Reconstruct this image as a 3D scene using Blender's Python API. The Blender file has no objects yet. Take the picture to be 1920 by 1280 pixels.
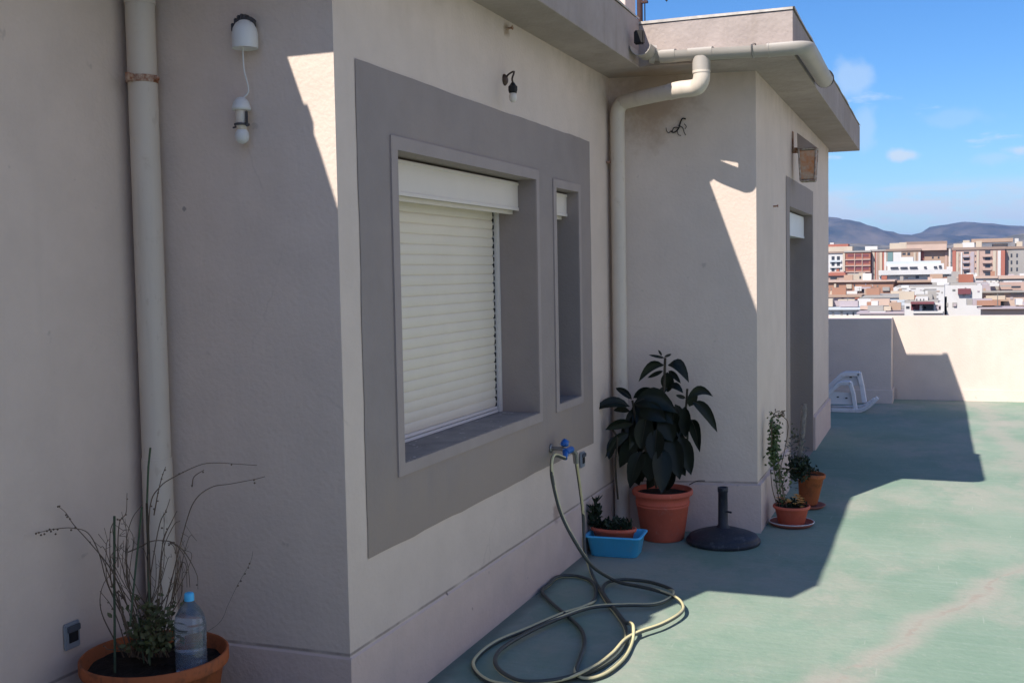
import bpy, bmesh, math, random
from mathutils import Vector, Matrix, noise
random.seed(7)
scn = bpy.context.scene
COL = scn.collection
PI = math.pi

# ------------------------------------------------------------------ camera
F_PX, YAW, PITCH, ROLL = 2076.23, 0.36752, -0.06115, -0.018275
CAM = Vector((-3.271, -1.8753, 1.6))
_cy, _sy, _cp, _sp = math.cos(YAW), math.sin(YAW), math.cos(PITCH), math.sin(PITCH)
FW = Vector((_cy*_cp, _sy*_cp, _sp))
_r = Vector((_sy, -_cy, 0)); _u = _r.cross(FW)
RT = math.cos(ROLL)*_r + math.sin(ROLL)*_u
UP = -math.sin(ROLL)*_r + math.cos(ROLL)*_u
cd = bpy.data.cameras.new('camera'); cam = bpy.data.objects.new('camera', cd); COL.objects.link(cam)
cd.sensor_width = 36; cd.lens = F_PX/1920*36; cd.clip_start = 0.05; cd.clip_end = 60000
M = Matrix((RT, UP, -FW)).transposed().to_4x4(); M.translation = CAM
cam.matrix_world = M
scn.camera = cam

# ------------------------------------------------------------------ world + sun + exposure
SUN = Vector((2.67, -1.0, -2.9)).normalized()
SUN_STRENGTH, SKY_STRENGTH = 4.6, 0.08
w = bpy.data.worlds.new('World'); scn.world = w; w.use_nodes = True
nt = w.node_tree; N = nt.nodes; L = nt.links
for n in list(N): N.remove(n)
out = N.new('ShaderNodeOutputWorld'); bg = N.new('ShaderNodeBackground'); bg.inputs[1].default_value = SKY_STRENGTH
sky = N.new('ShaderNodeTexSky'); sky.sky_type = 'NISHITA'; sky.sun_disc = False
sky.sun_elevation = math.asin(-SUN.z); sky.sun_rotation = math.atan2(-SUN.x, -SUN.y)
sky.altitude = 50; sky.air_density = 1.0; sky.dust_density = 0.3; sky.ozone_density = 2.0
tc = N.new('ShaderNodeTexCoord'); sep = N.new('ShaderNodeSeparateXYZ'); L.new(tc.outputs['Generated'], sep.inputs[0])
def wmath(op, a, b=None, c=None):
    n = N.new('ShaderNodeMath'); n.operation = op
    for i, v in enumerate((a, b, c)):
        if v is None: continue
        if isinstance(v, (int, float)): n.inputs[i].default_value = v
        else: L.new(v, n.inputs[i])
    return n.outputs[0]
def wramp(v, lo, hi, a=0.0, b=1.0):
    n = N.new('ShaderNodeMapRange'); n.interpolation_type = 'SMOOTHSTEP'
    L.new(v, n.inputs[0]); n.inputs[1].default_value = lo; n.inputs[2].default_value = hi
    n.inputs[3].default_value = a; n.inputs[4].default_value = b
    return n.outputs[0]
mp = N.new('ShaderNodeMapping'); mp.inputs['Scale'].default_value = (9, 9, 42); mp.inputs['Location'].default_value = (1.3, 4.1, 0.2)
L.new(tc.outputs['Generated'], mp.inputs[0])
nz = N.new('ShaderNodeTexNoise'); nz.inputs['Scale'].default_value = 1.6; nz.inputs['Detail'].default_value = 8; nz.inputs['Roughness'].default_value = 0.62
L.new(mp.outputs[0], nz.inputs['Vector'])
band = wmath('MULTIPLY', wramp(sep.outputs[2], 0.076, 0.056), wramp(nz.outputs[0], 0.38, 0.57, 0.30, 1.0))
hi = wmath('MULTIPLY', wramp(sep.outputs[2], 0.05, 0.09), wramp(nz.outputs[0], 0.60, 0.72, 0.0, 0.55))
hi = wmath('MULTIPLY', hi, wramp(sep.outputs[2], 0.20, 0.12))
# a few separate small clouds low over the hills
def puff(px, py, rw, rh, amt):
    d = (FW + (px-960)/F_PX*RT - (py-640)/F_PX*UP).normalized()
    side = Vector((0, 0, 1)).cross(d).normalized()
    vs = N.new('ShaderNodeVectorMath'); vs.operation = 'DOT_PRODUCT'; L.new(tc.outputs['Generated'], vs.inputs[0]); vs.inputs[1].default_value = side
    a = wmath('DIVIDE', vs.outputs['Value'], rw/F_PX)
    b = wmath('DIVIDE', wmath('SUBTRACT', sep.outputs[2], d.z), rh/F_PX)
    r = wmath('SQRT', wmath('ADD', wmath('MULTIPLY', a, a), wmath('MULTIPLY', b, b)))
    r = wmath('ADD', r, wmath('MULTIPLY', wmath('SUBTRACT', nz2.outputs[0], 0.5), 2.6))
    return wmath('MULTIPLY', wramp(r, 1.3, 0.3), min(1.0, amt*1.5))
nz2 = N.new('ShaderNodeTexNoise'); nz2.inputs['Scale'].default_value = 48; nz2.inputs['Detail'].default_value = 6
L.new(tc.outputs['Generated'], nz2.inputs['Vector'])
cl = wmath('MAXIMUM', band, hi)
for a in [(1695, 291, 32, 11, 0.62), (1912, 281, 30, 11, 0.6), (1600, 150, 34, 40, 0.28), (1625, 235, 20, 40, 0.22), (1870, 295, 50, 12, 0.2), (1790, 222, 60, 14, 0.12), (1850, 372, 80, 14, 0.4)]:
    cl = wmath('MAXIMUM', cl, puff(*a))
hs = N.new('ShaderNodeHueSaturation'); hs.inputs['Saturation'].default_value = 1.25; hs.inputs['Value'].default_value = 1.0
L.new(sky.outputs[0], hs.inputs['Color'])
tint = N.new('ShaderNodeVectorMath'); tint.operation = 'MULTIPLY'; L.new(hs.outputs[0], tint.inputs[0]); tint.inputs[1].default_value = (0.70, 0.93, 1.22)
mx = N.new('ShaderNodeMix'); mx.data_type = 'RGBA'; L.new(cl, mx.inputs[0]); L.new(tint.outputs[0], mx.inputs[6]); mx.inputs[7].default_value = (5.9, 7.0, 8.1, 1)
# unseen low cloud, behind right of camera, added to warm the shaded walls
dt = N.new('ShaderNodeVectorMath'); dt.operation = 'DOT_PRODUCT'; L.new(tc.outputs['Generated'], dt.inputs[0]); dt.inputs[1].default_value = Vector((-0.2, -0.98, 0.0)).normalized()
nz3 = N.new('ShaderNodeTexNoise'); nz3.inputs['Scale'].default_value = 3.2; nz3.inputs['Detail'].default_value = 7; L.new(tc.outputs['Generated'], nz3.inputs['Vector'])
fill_cloud = wmath('MULTIPLY', wramp(dt.outputs['Value'], 0.05, 0.45), wramp(sep.outputs[2], 0.62, 0.35))
fill_cloud = wmath('MULTIPLY', fill_cloud, wramp(nz3.outputs[0], 0.38, 0.56, 0.08, 0.8))
mb = N.new('ShaderNodeMix'); mb.data_type = 'RGBA'; L.new(fill_cloud, mb.inputs[0]); L.new(mx.outputs[2], mb.inputs[6]); mb.inputs[7].default_value = (9.6, 8.6, 7.8, 1)
L.new(mb.outputs[2], bg.inputs[0]); L.new(bg.outputs[0], out.inputs[0])
sl = bpy.data.lights.new('sun', 'SUN'); sl.energy = SUN_STRENGTH; sl.angle = math.radians(0.5); sl.color = (1.0, 0.93, 0.84)
so = bpy.data.objects.new('sun', sl); COL.objects.link(so); so.location = (-20, 8, 24)
so.rotation_mode = 'QUATERNION'; so.rotation_quaternion = SUN.to_track_quat('-Z', 'Y')
scn.view_settings.view_transform = 'Standard'; scn.view_settings.look = 'None'
scn.view_settings.exposure = 0.6; scn.view_settings.gamma = 1.0; scn.view_settings.use_curve_mapping = False
scn.render.engine = 'CYCLES'
scn.cycles.max_bounces = 8; scn.cycles.diffuse_bounces = 5; scn.cycles.volume_bounces = 1

# ------------------------------------------------------------------ helpers
def at(px, py, depth):                    # point seen at a pixel of the photograph, at a depth along the view axis
    return CAM + depth*(FW + (px-960)/F_PX*RT - (py-640)/F_PX*UP)
def on(px, py, axis, val):                # the same, on a plane of constant x, y or z
    d = FW + (px-960)/F_PX*RT - (py-640)/F_PX*UP
    return CAM + d*((val-CAM[axis])/d[axis])

MATS = {}
def mat(name, col, rough=0.8, var=0.0, vscale=3.0, bump=0.0, bscale=60.0, col2=None, spec=0.3, metal=0.0, detail=5.0, trans=0.0, extra=None, stretch=None):
    m = bpy.data.materials.new(name); m.use_nodes = True; nt = m.node_tree; N = nt.nodes; L = nt.links
    b = N['Principled BSDF']; b.inputs['Roughness'].default_value = rough; b.inputs['Specular IOR Level'].default_value = spec
    b.inputs['Metallic'].default_value = metal
    if trans: b.inputs['Transmission Weight'].default_value = trans
    tc = N.new('ShaderNodeTexCoord'); src = tc.outputs['Object']
    if stretch:
        mp = N.new('ShaderNodeMapping'); mp.inputs['Scale'].default_value = stretch; L.new(src, mp.inputs[0]); src2 = mp.outputs[0]
    else: src2 = src
    b.inputs['Base Color'].default_value = (*col, 1)
    colout = None
    if col2 is None and var: col2 = tuple(max(0, c*(1-var)) for c in col)
    if col2 is not None:
        n = N.new('ShaderNodeTexNoise'); n.inputs['Scale'].default_value = vscale; n.inputs['Detail'].default_value = detail; n.inputs['Roughness'].default_value = 0.6
        L.new(src2, n.inputs['Vector'])
        r = N.new('ShaderNodeMapRange'); L.new(n.outputs[0], r.inputs[0]); r.inputs[1].default_value = 0.35; r.inputs[2].default_value = 0.68
        x = N.new('ShaderNodeMix'); x.data_type = 'RGBA'; L.new(r.outputs[0], x.inputs[0]); x.inputs[6].default_value = (*col, 1); x.inputs[7].default_value = (*col2, 1)
        colout = x.outputs[2]
    if extra: colout = extra(nt, src, colout) or colout
    if colout is not None: L.new(colout, b.inputs['Base Color'])
    if bump:
        n = N.new('ShaderNodeTexNoise'); n.inputs['Scale'].default_value = bscale; n.inputs['Detail'].default_value = 4
        L.new(src, n.inputs['Vector'])
        bp = N.new('ShaderNodeBump'); bp.inputs['Strength'].default_value = bump; bp.inputs['Distance'].default_value = 0.01
        L.new(n.outputs[0], bp.inputs['Height']); L.new(bp.outputs[0], b.inputs['Normal'])
    MATS[name] = m
    return m

def nmath(nt, op, a, b=None, c=None):
    n = nt.nodes.new('ShaderNodeMath'); n.operation = op
    for i, v in enumerate((a, b, c)):
        if v is None: continue
        if isinstance(v, (int, float)): n.inputs[i].default_value = v
        else: nt.links.new(v, n.inputs[i])
    return n.outputs[0]
def nramp(nt, v, lo, hi, a=0.0, b=1.0):
    n = nt.nodes.new('ShaderNodeMapRange'); n.interpolation_type = 'SMOOTHSTEP'
    nt.links.new(v, n.inputs[0]); n.inputs[1].default_value = lo; n.inputs[2].default_value = hi; n.inputs[3].default_value = a; n.inputs[4].default_value = b
    return n.outputs[0]
def nnoise(nt, src, scale, detail=4, rough=0.6, stretch=None):
    if stretch:
        mp = nt.nodes.new('ShaderNodeMapping'); mp.inputs['Scale'].default_value = stretch; nt.links.new(src, mp.inputs[0]); src = mp.outputs[0]
    n = nt.nodes.new('ShaderNodeTexNoise'); n.inputs['Scale'].default_value = scale; n.inputs['Detail'].default_value = detail; n.inputs['Roughness'].default_value = rough
    nt.links.new(src, n.inputs['Vector']); return n.outputs[0]
def nmix(nt, f, a, b):
    n = nt.nodes.new('ShaderNodeMix'); n.data_type = 'RGBA'
    if isinstance(f, (int, float)): n.inputs[0].default_value = f
    else: nt.links.new(f, n.inputs[0])
    for i, v in ((6, a), (7, b)):
        if isinstance(v, tuple): n.inputs[i].default_value = (*v, 1)
        else: nt.links.new(v, n.inputs[i])
    return n.outputs[2]

class MB:
    def __init__(s): s.v = []; s.f = []; s.sm = []; s.mi = []
    def face(s, pts, smooth=False):
        i = len(s.v); s.v += [Vector(p) for p in pts]; s.f.append(tuple(range(i, i+len(pts)))); s.sm.append(smooth); return s
    def grid(s, rows, smooth=True, closed=False):
        i = len(s.v); n = len(rows[0])
        for r in rows: s.v += [Vector(p) for p in r]
        for a in range(len(rows)-1):
            for b in range(n if closed else n-1):
                c = (b+1) % n
                s.f.append((i+a*n+b, i+a*n+c, i+(a+1)*n+c, i+(a+1)*n+b)); s.sm.append(smooth)
        return s
    def box(s, lo, hi, bev=0):
        x0, y0, z0 = lo; x1, y1, z1 = hi
        if bev: return s.bbox(lo, hi, bev)
        p = [(x0,y0,z0),(x1,y0,z0),(x1,y1,z0),(x0,y1,z0),(x0,y0,z1),(x1,y0,z1),(x1,y1,z1),(x0,y1,z1)]
        i = len(s.v); s.v += [Vector(q) for q in p]
        for f in ((0,3,2,1),(4,5,6,7),(0,1,5,4),(1,2,6,5),(2,3,7,6),(3,0,4,7)): s.f.append(tuple(i+k for k in f)); s.sm.append(False)
        return s
    def bbox(s, lo, hi, b):
        bm = bmesh.new(); bmesh.ops.create_cube(bm, size=1)
        c = [(lo[k]+hi[k])/2 for k in range(3)]; d = [abs(hi[k]-lo[k]) for k in range(3)]
        for v in bm.verts: v.co = Vector((c[0]+v.co.x*d[0], c[1]+v.co.y*d[1], c[2]+v.co.z*d[2]))
        bmesh.ops.bevel(bm, geom=bm.edges[:], offset=b, segments=2, affect='EDGES')
        i = len(s.v); bm.verts.index_update(); s.v += [v.co.copy() for v in bm.verts]
        for f in bm.faces: s.f.append(tuple(i+v.index for v in f.verts)); s.sm.append(False)
        bm.free(); return s
    def prism(s, poly, z0, z1):
        n = len(poly); i = len(s.v)
        s.v += [Vector((x, y, z0)) for x, y in poly] + [Vector((x, y, z1)) for x, y in poly]
        s.f.append(tuple(i+k for k in reversed(range(n)))); s.f.append(tuple(i+n+k for k in range(n))); s.sm += [False]*2
        for k in range(n):
            c = (k+1) % n; s.f.append((i+k, i+c, i+n+c, i+n+k)); s.sm.append(False)
        return s
    def tube(s, pts, r, seg=10, caps=True, flat=None):
        pts = [Vector(p) for p in pts]; rs = r if isinstance(r, (list, tuple)) else [r]*len(pts)
        rows = []; t0 = (pts[1]-pts[0]).normalized(); ref = Vector((0, 0, 1)) if abs(t0.z) < 0.9 else Vector((1, 0, 0))
        nrm = t0.cross(ref).normalized()
        for k, p in enumerate(pts):
            if k == 0: t = t0
            elif k == len(pts)-1: t = (pts[k]-pts[k-1]).normalized()
            else: t = ((pts[k+1]-p).normalized()+(p-pts[k-1]).normalized()).normalized()
            nrm = (nrm - t*nrm.dot(t)); nrm = nrm.normalized() if nrm.length > 1e-6 else t.orthogonal().normalized()
            b = t.cross(nrm)
            rows.append([p + rs[k]*(math.cos(2*PI*j/seg)*nrm + math.sin(2*PI*j/seg)*b) for j in range(seg)])
        s.grid(rows, True, True)
        if caps: s.face(list(reversed(rows[0]))); s.face(rows[-1])
        return s
    def lathe(s, c, prof, seg=32, cap=False, smooth=True, axis='z', sx=1, sy=1):
        c = Vector(c); rows = []
        for r, z in prof:
            row = []
            for j in range(seg):
                a = 2*PI*j/seg
                if axis == 'z': row.append(c+Vector((sx*r*math.cos(a), sy*r*math.sin(a), z)))
                elif axis == 'x': row.append(c+Vector((z, r*math.cos(a), r*math.sin(a))))
                else: row.append(c+Vector((r*math.sin(a), z, r*math.cos(a))))
            rows.append(row)
        s.grid(rows, smooth, True)
        if cap: s.face(list(reversed(rows[0]))); s.face(rows[-1])
        return s
    def build(s, name, m, parent=None, bevel=0):
        off = Vector((0, 0, 0)); p = parent
        while p is not None: off += p.location; p = p.parent
        me = bpy.data.meshes.new(name)
        me.from_pydata([tuple(v-off) for v in s.v], [], s.f)
        me.polygons.foreach_set('use_smooth', s.sm); me.materials.append(m); me.update()
        o = bpy.data.objects.new(name, me); COL.objects.link(o); o.parent = parent
        if bevel:
            md = o.modifiers.new('bevel', 'BEVEL'); md.width = bevel; md.segments = 2; md.limit_method = 'ANGLE'
        return o
def root(name, loc, label, cat, group=None):
    o = bpy.data.objects.new(name, None); COL.objects.link(o); o.location = loc; o.empty_display_size = 0.1
    o['label'] = label; o['category'] = cat
    if group: o['group'] = group
    return o
def tag(o, label=None, cat=None, group=None, kind=None):
    if label: o['label'] = label
    if cat: o['category'] = cat
    if group: o['group'] = group
    if kind: o['kind'] = kind
    return o
def catmull(P, n=8):
    P = [Vector(p) for p in P]; out = []
    Q = [P[0]*2-P[1]] + P + [P[-1]*2-P[-2]]
    for i in range(1, len(Q)-2):
        for k in range(n):
            t = k/n; a, b, c, d = Q[i-1], Q[i], Q[i+1], Q[i+2]
            out.append(0.5*((2*b) + (c-a)*t + (2*a-5*b+4*c-d)*t*t + (3*b-a-3*c+d)*t*t*t))
    out.append(P[-1]); return out

# ------------------------------------------------------------------ measures of the penthouse
A, B, RX, C = 3.3265, 0.8586, 3.4835, 8.1805     # inner corner x, outer wall y (= -B), corner x, far end x
S, SK, PL = 2.7746, 0.2965, 0.80                 # soffit height, skirting height, left wall y

# ------------------------------------------------------------------ materials
ORG = Vector((3, 2, 0))      # origin of the penthouse, in whose space the plaster is laid
def plaster_extra(stain, streak=0.25, dirt_and_shade=None, low=None):
    def f(nt, src, c):
        big = nnoise(nt, src, 0.9, 5, 0.65)
        c = nmix(nt, nramp(nt, big, 0.42, 0.72, 0.0, 0.55), c, stain)
        st = nnoise(nt, src, 1.0, 4, 0.6, (9, 9, 0.5))
        c = nmix(nt, nramp(nt, st, 0.52, 0.78, 0.0, streak), c, stain)
        sp = nnoise(nt, src, 14.0, 3, 0.5)
        c = nmix(nt, nramp(nt, sp, 0.70, 0.76, 0.0, 0.35), c, (stain[0]*0.6, stain[1]*0.6, stain[2]*0.6))
        for (sx_, sy_, sz_, rad, tone) in [] if (dirt_and_shade is None and stain[0] > .55) else [(2.20, 0.0, .345, .07, (.40, .29, .24)), (.80, 0.0, .297, .012, (.12, .09, .08)), (1.60, 0, 2.73, .05, (.34, .24, .16)), (1.05, 0, .16, .012, (.35, .26, .23)), (2.9, 0, .18, .16, (.50, .40, .36)), (3.37, -.25, 2.65, .35, (.40, .28, .20)), (0, .62, 1.85, .012, (.3, .26, .24)), (3.42, -.55, 1.63, .02, (.42, .36, .33))]:
            vd = nt.nodes.new('ShaderNodeVectorMath'); vd.operation = 'DISTANCE'; nt.links.new(src, vd.inputs[0]); vd.inputs[1].default_value = (sx_-ORG.x, sy_-ORG.y, sz_)
            dd_ = nmath(nt, 'ADD', vd.outputs['Value'], nmath(nt, 'MULTIPLY', nmath(nt, 'SUBTRACT', nnoise(nt, src, .9/rad, 5, .7), .5), rad*1.6))
            c = nmix(nt, nramp(nt, dd_, rad, rad*.35, 0, .8), c, tone)
        if low:
            sz = nt.nodes.new('ShaderNodeSeparateXYZ'); nt.links.new(src, sz.inputs[0])
            z_ = nmath(nt, 'ADD', sz.outputs[2], nmath(nt, 'MULTIPLY', nmath(nt, 'SUBTRACT', nnoise(nt, src, 1.7, 5, .7, (2.2, 2.2, .5)), .5), .9))
            c = nmix(nt, nramp(nt, z_, low+.12, low-.30, 0, .75), c, (0.365, 0.295, 0.245))
        if dirt_and_shade:
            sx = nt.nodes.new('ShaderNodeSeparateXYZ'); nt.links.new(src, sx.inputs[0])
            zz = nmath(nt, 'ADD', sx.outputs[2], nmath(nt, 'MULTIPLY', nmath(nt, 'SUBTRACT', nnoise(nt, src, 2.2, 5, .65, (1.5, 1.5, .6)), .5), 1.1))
            c = nmix(nt, nmath(nt, 'MULTIPLY', nramp(nt, zz, dirt_and_shade, dirt_and_shade+.45, 0, .5), nramp(nt, nnoise(nt, src, 5, 5), .3, .7)), c, (0.46, 0.37, 0.27))
            groove_shade = nmath(nt, 'ABSOLUTE', nmath(nt, 'SUBTRACT', sx.outputs[2], nmath(nt, 'ADD', .2995, nmath(nt, 'MULTIPLY', nnoise(nt, src, 3.0, 3), .010))))  # groove shadow above the skirting, painted in as an uneven dark line
            c = nmix(nt, nmath(nt, 'MULTIPLY', nramp(nt, groove_shade, .008, .002), nramp(nt, nnoise(nt, src, 5, 4), .30, .55, .25, .8)), c, (.26, .21, .19))
            cr = nt.nodes.new('ShaderNodeTexVoronoi'); cr.feature = 'DISTANCE_TO_EDGE'; cr.inputs['Scale'].default_value = 0.85
            ws = nt.nodes.new('ShaderNodeTexNoise'); ws.inputs['Scale'].default_value = 4; ws.inputs['Detail'].default_value = 5; nt.links.new(src, ws.inputs['Vector'])
            wm = nt.nodes.new('ShaderNodeMix'); wm.data_type = 'RGBA'; wm.inputs[0].default_value = .16; nt.links.new(src, wm.inputs[6]); nt.links.new(ws.outputs['Color'], wm.inputs[7]); nt.links.new(wm.outputs[2], cr.inputs['Vector'])
            c = nmix(nt, nmath(nt, 'MULTIPLY', nramp(nt, cr.outputs['Distance'], .0035, .001), nramp(nt, nnoise(nt, src, 1.4, 3), .56, .64, 0, .16)), c, (0.36, 0.30, 0.26))
        return c
    return f
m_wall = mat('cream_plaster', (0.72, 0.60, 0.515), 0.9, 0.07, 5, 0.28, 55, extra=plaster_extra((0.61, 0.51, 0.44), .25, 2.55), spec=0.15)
m_para = mat('parapet_plaster', (0.72, 0.60, 0.525), 0.9, 0.07, 5, 0.28, 55, extra=plaster_extra((0.61, 0.52, 0.455)), spec=0.15)
m_trim = mat('grey_paint', (0.33, 0.28, 0.262), 0.85, 0.10, 4, 0.22, 70, extra=plaster_extra((0.38, 0.31, 0.275), 0.35, None, 0.95), spec=0.2)
m_skirt = mat('pinkish_plaster', (0.70, 0.555, 0.485), 0.9, 0.08, 6, 0.3, 60, extra=plaster_extra((0.50, 0.42, 0.39), 0.3), spec=0.15)
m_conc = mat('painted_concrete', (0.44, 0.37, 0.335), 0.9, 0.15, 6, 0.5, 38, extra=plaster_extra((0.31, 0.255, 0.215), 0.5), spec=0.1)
m_cope = mat('roof_edge', (0.62, 0.56, 0.5), 0.9, 0.3, 12, 0.3, 40, spec=0.1)
def pvc_extra(nt, src, c):
    st = nnoise(nt, src, 1.0, 5, 0.6, (14, 14, 1.2))
    return nmix(nt, nramp(nt, st, 0.5, 0.8, 0, 0.5), c, (0.45, 0.40, 0.33))
m_pvc = mat('cream_pvc', (0.68, 0.595, 0.50), 0.5, 0.06, 3, 0.05, 40, extra=pvc_extra, spec=0.4)
m_pvc2 = mat('pale_grey_pvc', (0.43, 0.39, 0.345), 0.5, 0.12, 5, 0.05, 40, extra=pvc_extra, spec=0.4)
m_rust = mat('rust', (0.26, 0.09, 0.04), 0.9, 0.0, 60, 0.4, 120, col2=(0.55, 0.42, 0.33), spec=0.1)
m_shut = mat('ivory_shutter', (0.80, 0.715, 0.59), 0.45, 0.06, 4, 0.03, 30, spec=0.4)
m_box = mat('ivory_box', (0.76, 0.68, 0.60), 0.5, 0.05, 4, 0.02, 30, spec=0.4)
m_rail = mat('white_aluminium', (0.76, 0.71, 0.67), 0.4, 0.05, 6, spec=0.5)
m_dark = mat('dark_gap', (0.02, 0.02, 0.022), 0.7)
m_glass = mat('dark_glass', (0.03, 0.035, 0.04), 0.08, spec=0.6)
def sill_extra(nt, src, c):
    return nmix(nt, nramp(nt, nnoise(nt, src, 26, 3, .55), .66, .70, 0, .6), c, (.60, .58, .56))
m_sill = mat('sill_stone', (0.22, 0.205, 0.205), 0.8, 0.0, 8, 0.2, 60, col2=(0.30, 0.28, 0.27), spec=0.2, extra=sill_extra)
m_terra = mat('terracotta', (0.66, 0.155, 0.095), 0.75, 0.0, 7, 0.12, 80, col2=(0.52, 0.12, 0.075), spec=0.2)
m_terra2 = mat('orange_terracotta', (0.42, 0.125, 0.05), 0.8, 0.0, 9, 0.2, 70, col2=(0.38, 0.12, 0.05), spec=0.15)
m_soil = mat('potting_soil', (0.025, 0.018, 0.014), 0.95, 0.5, 30, 0.8, 90)
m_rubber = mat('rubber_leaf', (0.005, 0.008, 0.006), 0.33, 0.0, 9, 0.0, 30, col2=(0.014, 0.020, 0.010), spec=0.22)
m_midrib = mat('midrib', (.045, .055, .025), .5)
m_stem = mat('brown_stem', (0.075, 0.06, 0.04), 0.8, 0.4, 30)
m_twig = mat('dry_twig', (0.20, 0.145, 0.10), 0.85, 0.4, 25)
m_twig2 = mat('green_cane', (0.09, 0.13, 0.075), 0.7, 0.4, 15)
m_leaf = mat('dull_green_leaf', (0.07, 0.095, 0.035), 0.6, 0.0, 20, col2=(0.12, 0.11, 0.05))
m_leafd = mat('dark_green_leaf', (0.022, 0.04, 0.02), 0.6, 0.4, 20)
m_vine = mat('vine_leaf', (0.10, 0.14, 0.045), 0.6, 0.0, 30, col2=(0.05, 0.08, 0.03))
m_grey = mat('grey_foliage', (0.16, 0.17, 0.15), 0.8, 0.4, 30)
m_petal = mat('orange_petal', (0.62, 0.25, 0.05), 0.7, 0.0, 60, col2=(0.70, 0.42, 0.14))
m_moss = mat('coir_pole', (0.24, 0.215, 0.20), 0.95, 0.4, 40, 0.8, 60)
m_iron = mat('dark_cast_base', (0.030, 0.036, 0.05), 0.55, 0.3, 20, 0.25, 90, spec=0.4)
m_blue = mat('blue_plastic', (0.09, 0.58, 0.98), 0.4, 0.08, 6, spec=0.5)
m_bluet = mat('blue_tap_plastic', (0.015, 0.14, 0.48), 0.35, 0.1, 6, spec=0.5)
m_metal = mat('dull_metal', (0.35, 0.34, 0.33), 0.4, 0.2, 30, metal=0.8)
m_white = mat('white_plastic', (0.72, 0.72, 0.70), 0.45, 0.06, 6, spec=0.45)
m_black = mat('black_metal', (0.02, 0.018, 0.018), 0.6, 0.3, 40)
m_darkgrey = mat('weathered_dark_grey', (.10, .095, .10), .8, .4, 60)
m_bronze = mat('bronze', (0.09, 0.06, 0.045), 0.5, 0.3, 40, metal=0.5)
m_clear = mat('clear_glass', (0.9, 0.92, 0.92), 0.08, trans=0.95)
m_amber = mat('rusty_amber_pane', (0.50, 0.20, 0.08), 0.5, 0.0, 28, col2=(0.46, 0.36, 0.28), spec=0.4)
m_oldw = mat('peeling_white_metal', (0.50, 0.46, 0.42), 0.8, 0.0, 40, 0.3, 60, col2=(0.26, 0.15, 0.10))
m_brown = mat('dark_brown', (0.07, 0.035, 0.03), 0.7, 0.3, 10)
m_bottle = mat('bottle_plastic', (0.66, 0.76, 0.88), 0.12, trans=0.88, spec=0.5)
m_water = mat('water_in_bottle', (0.55, 0.70, 0.85), 0.05, trans=0.9)
m_loung = mat('white_resin', (0.78, 0.78, 0.80), 0.5, 0.08, 8, spec=0.4)
def hose_extra(nt, src, c):
    return c
m_hose = mat('hose', (0.78, 0.70, 0.38), 0.4, 0.0, 3, spec=0.5, col2=(0.55, 0.50, 0.30))
m_hosed = mat('hose_stripe', (0.075, 0.085, 0.075), 0.45, 0.3, 3, spec=0.5)

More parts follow.
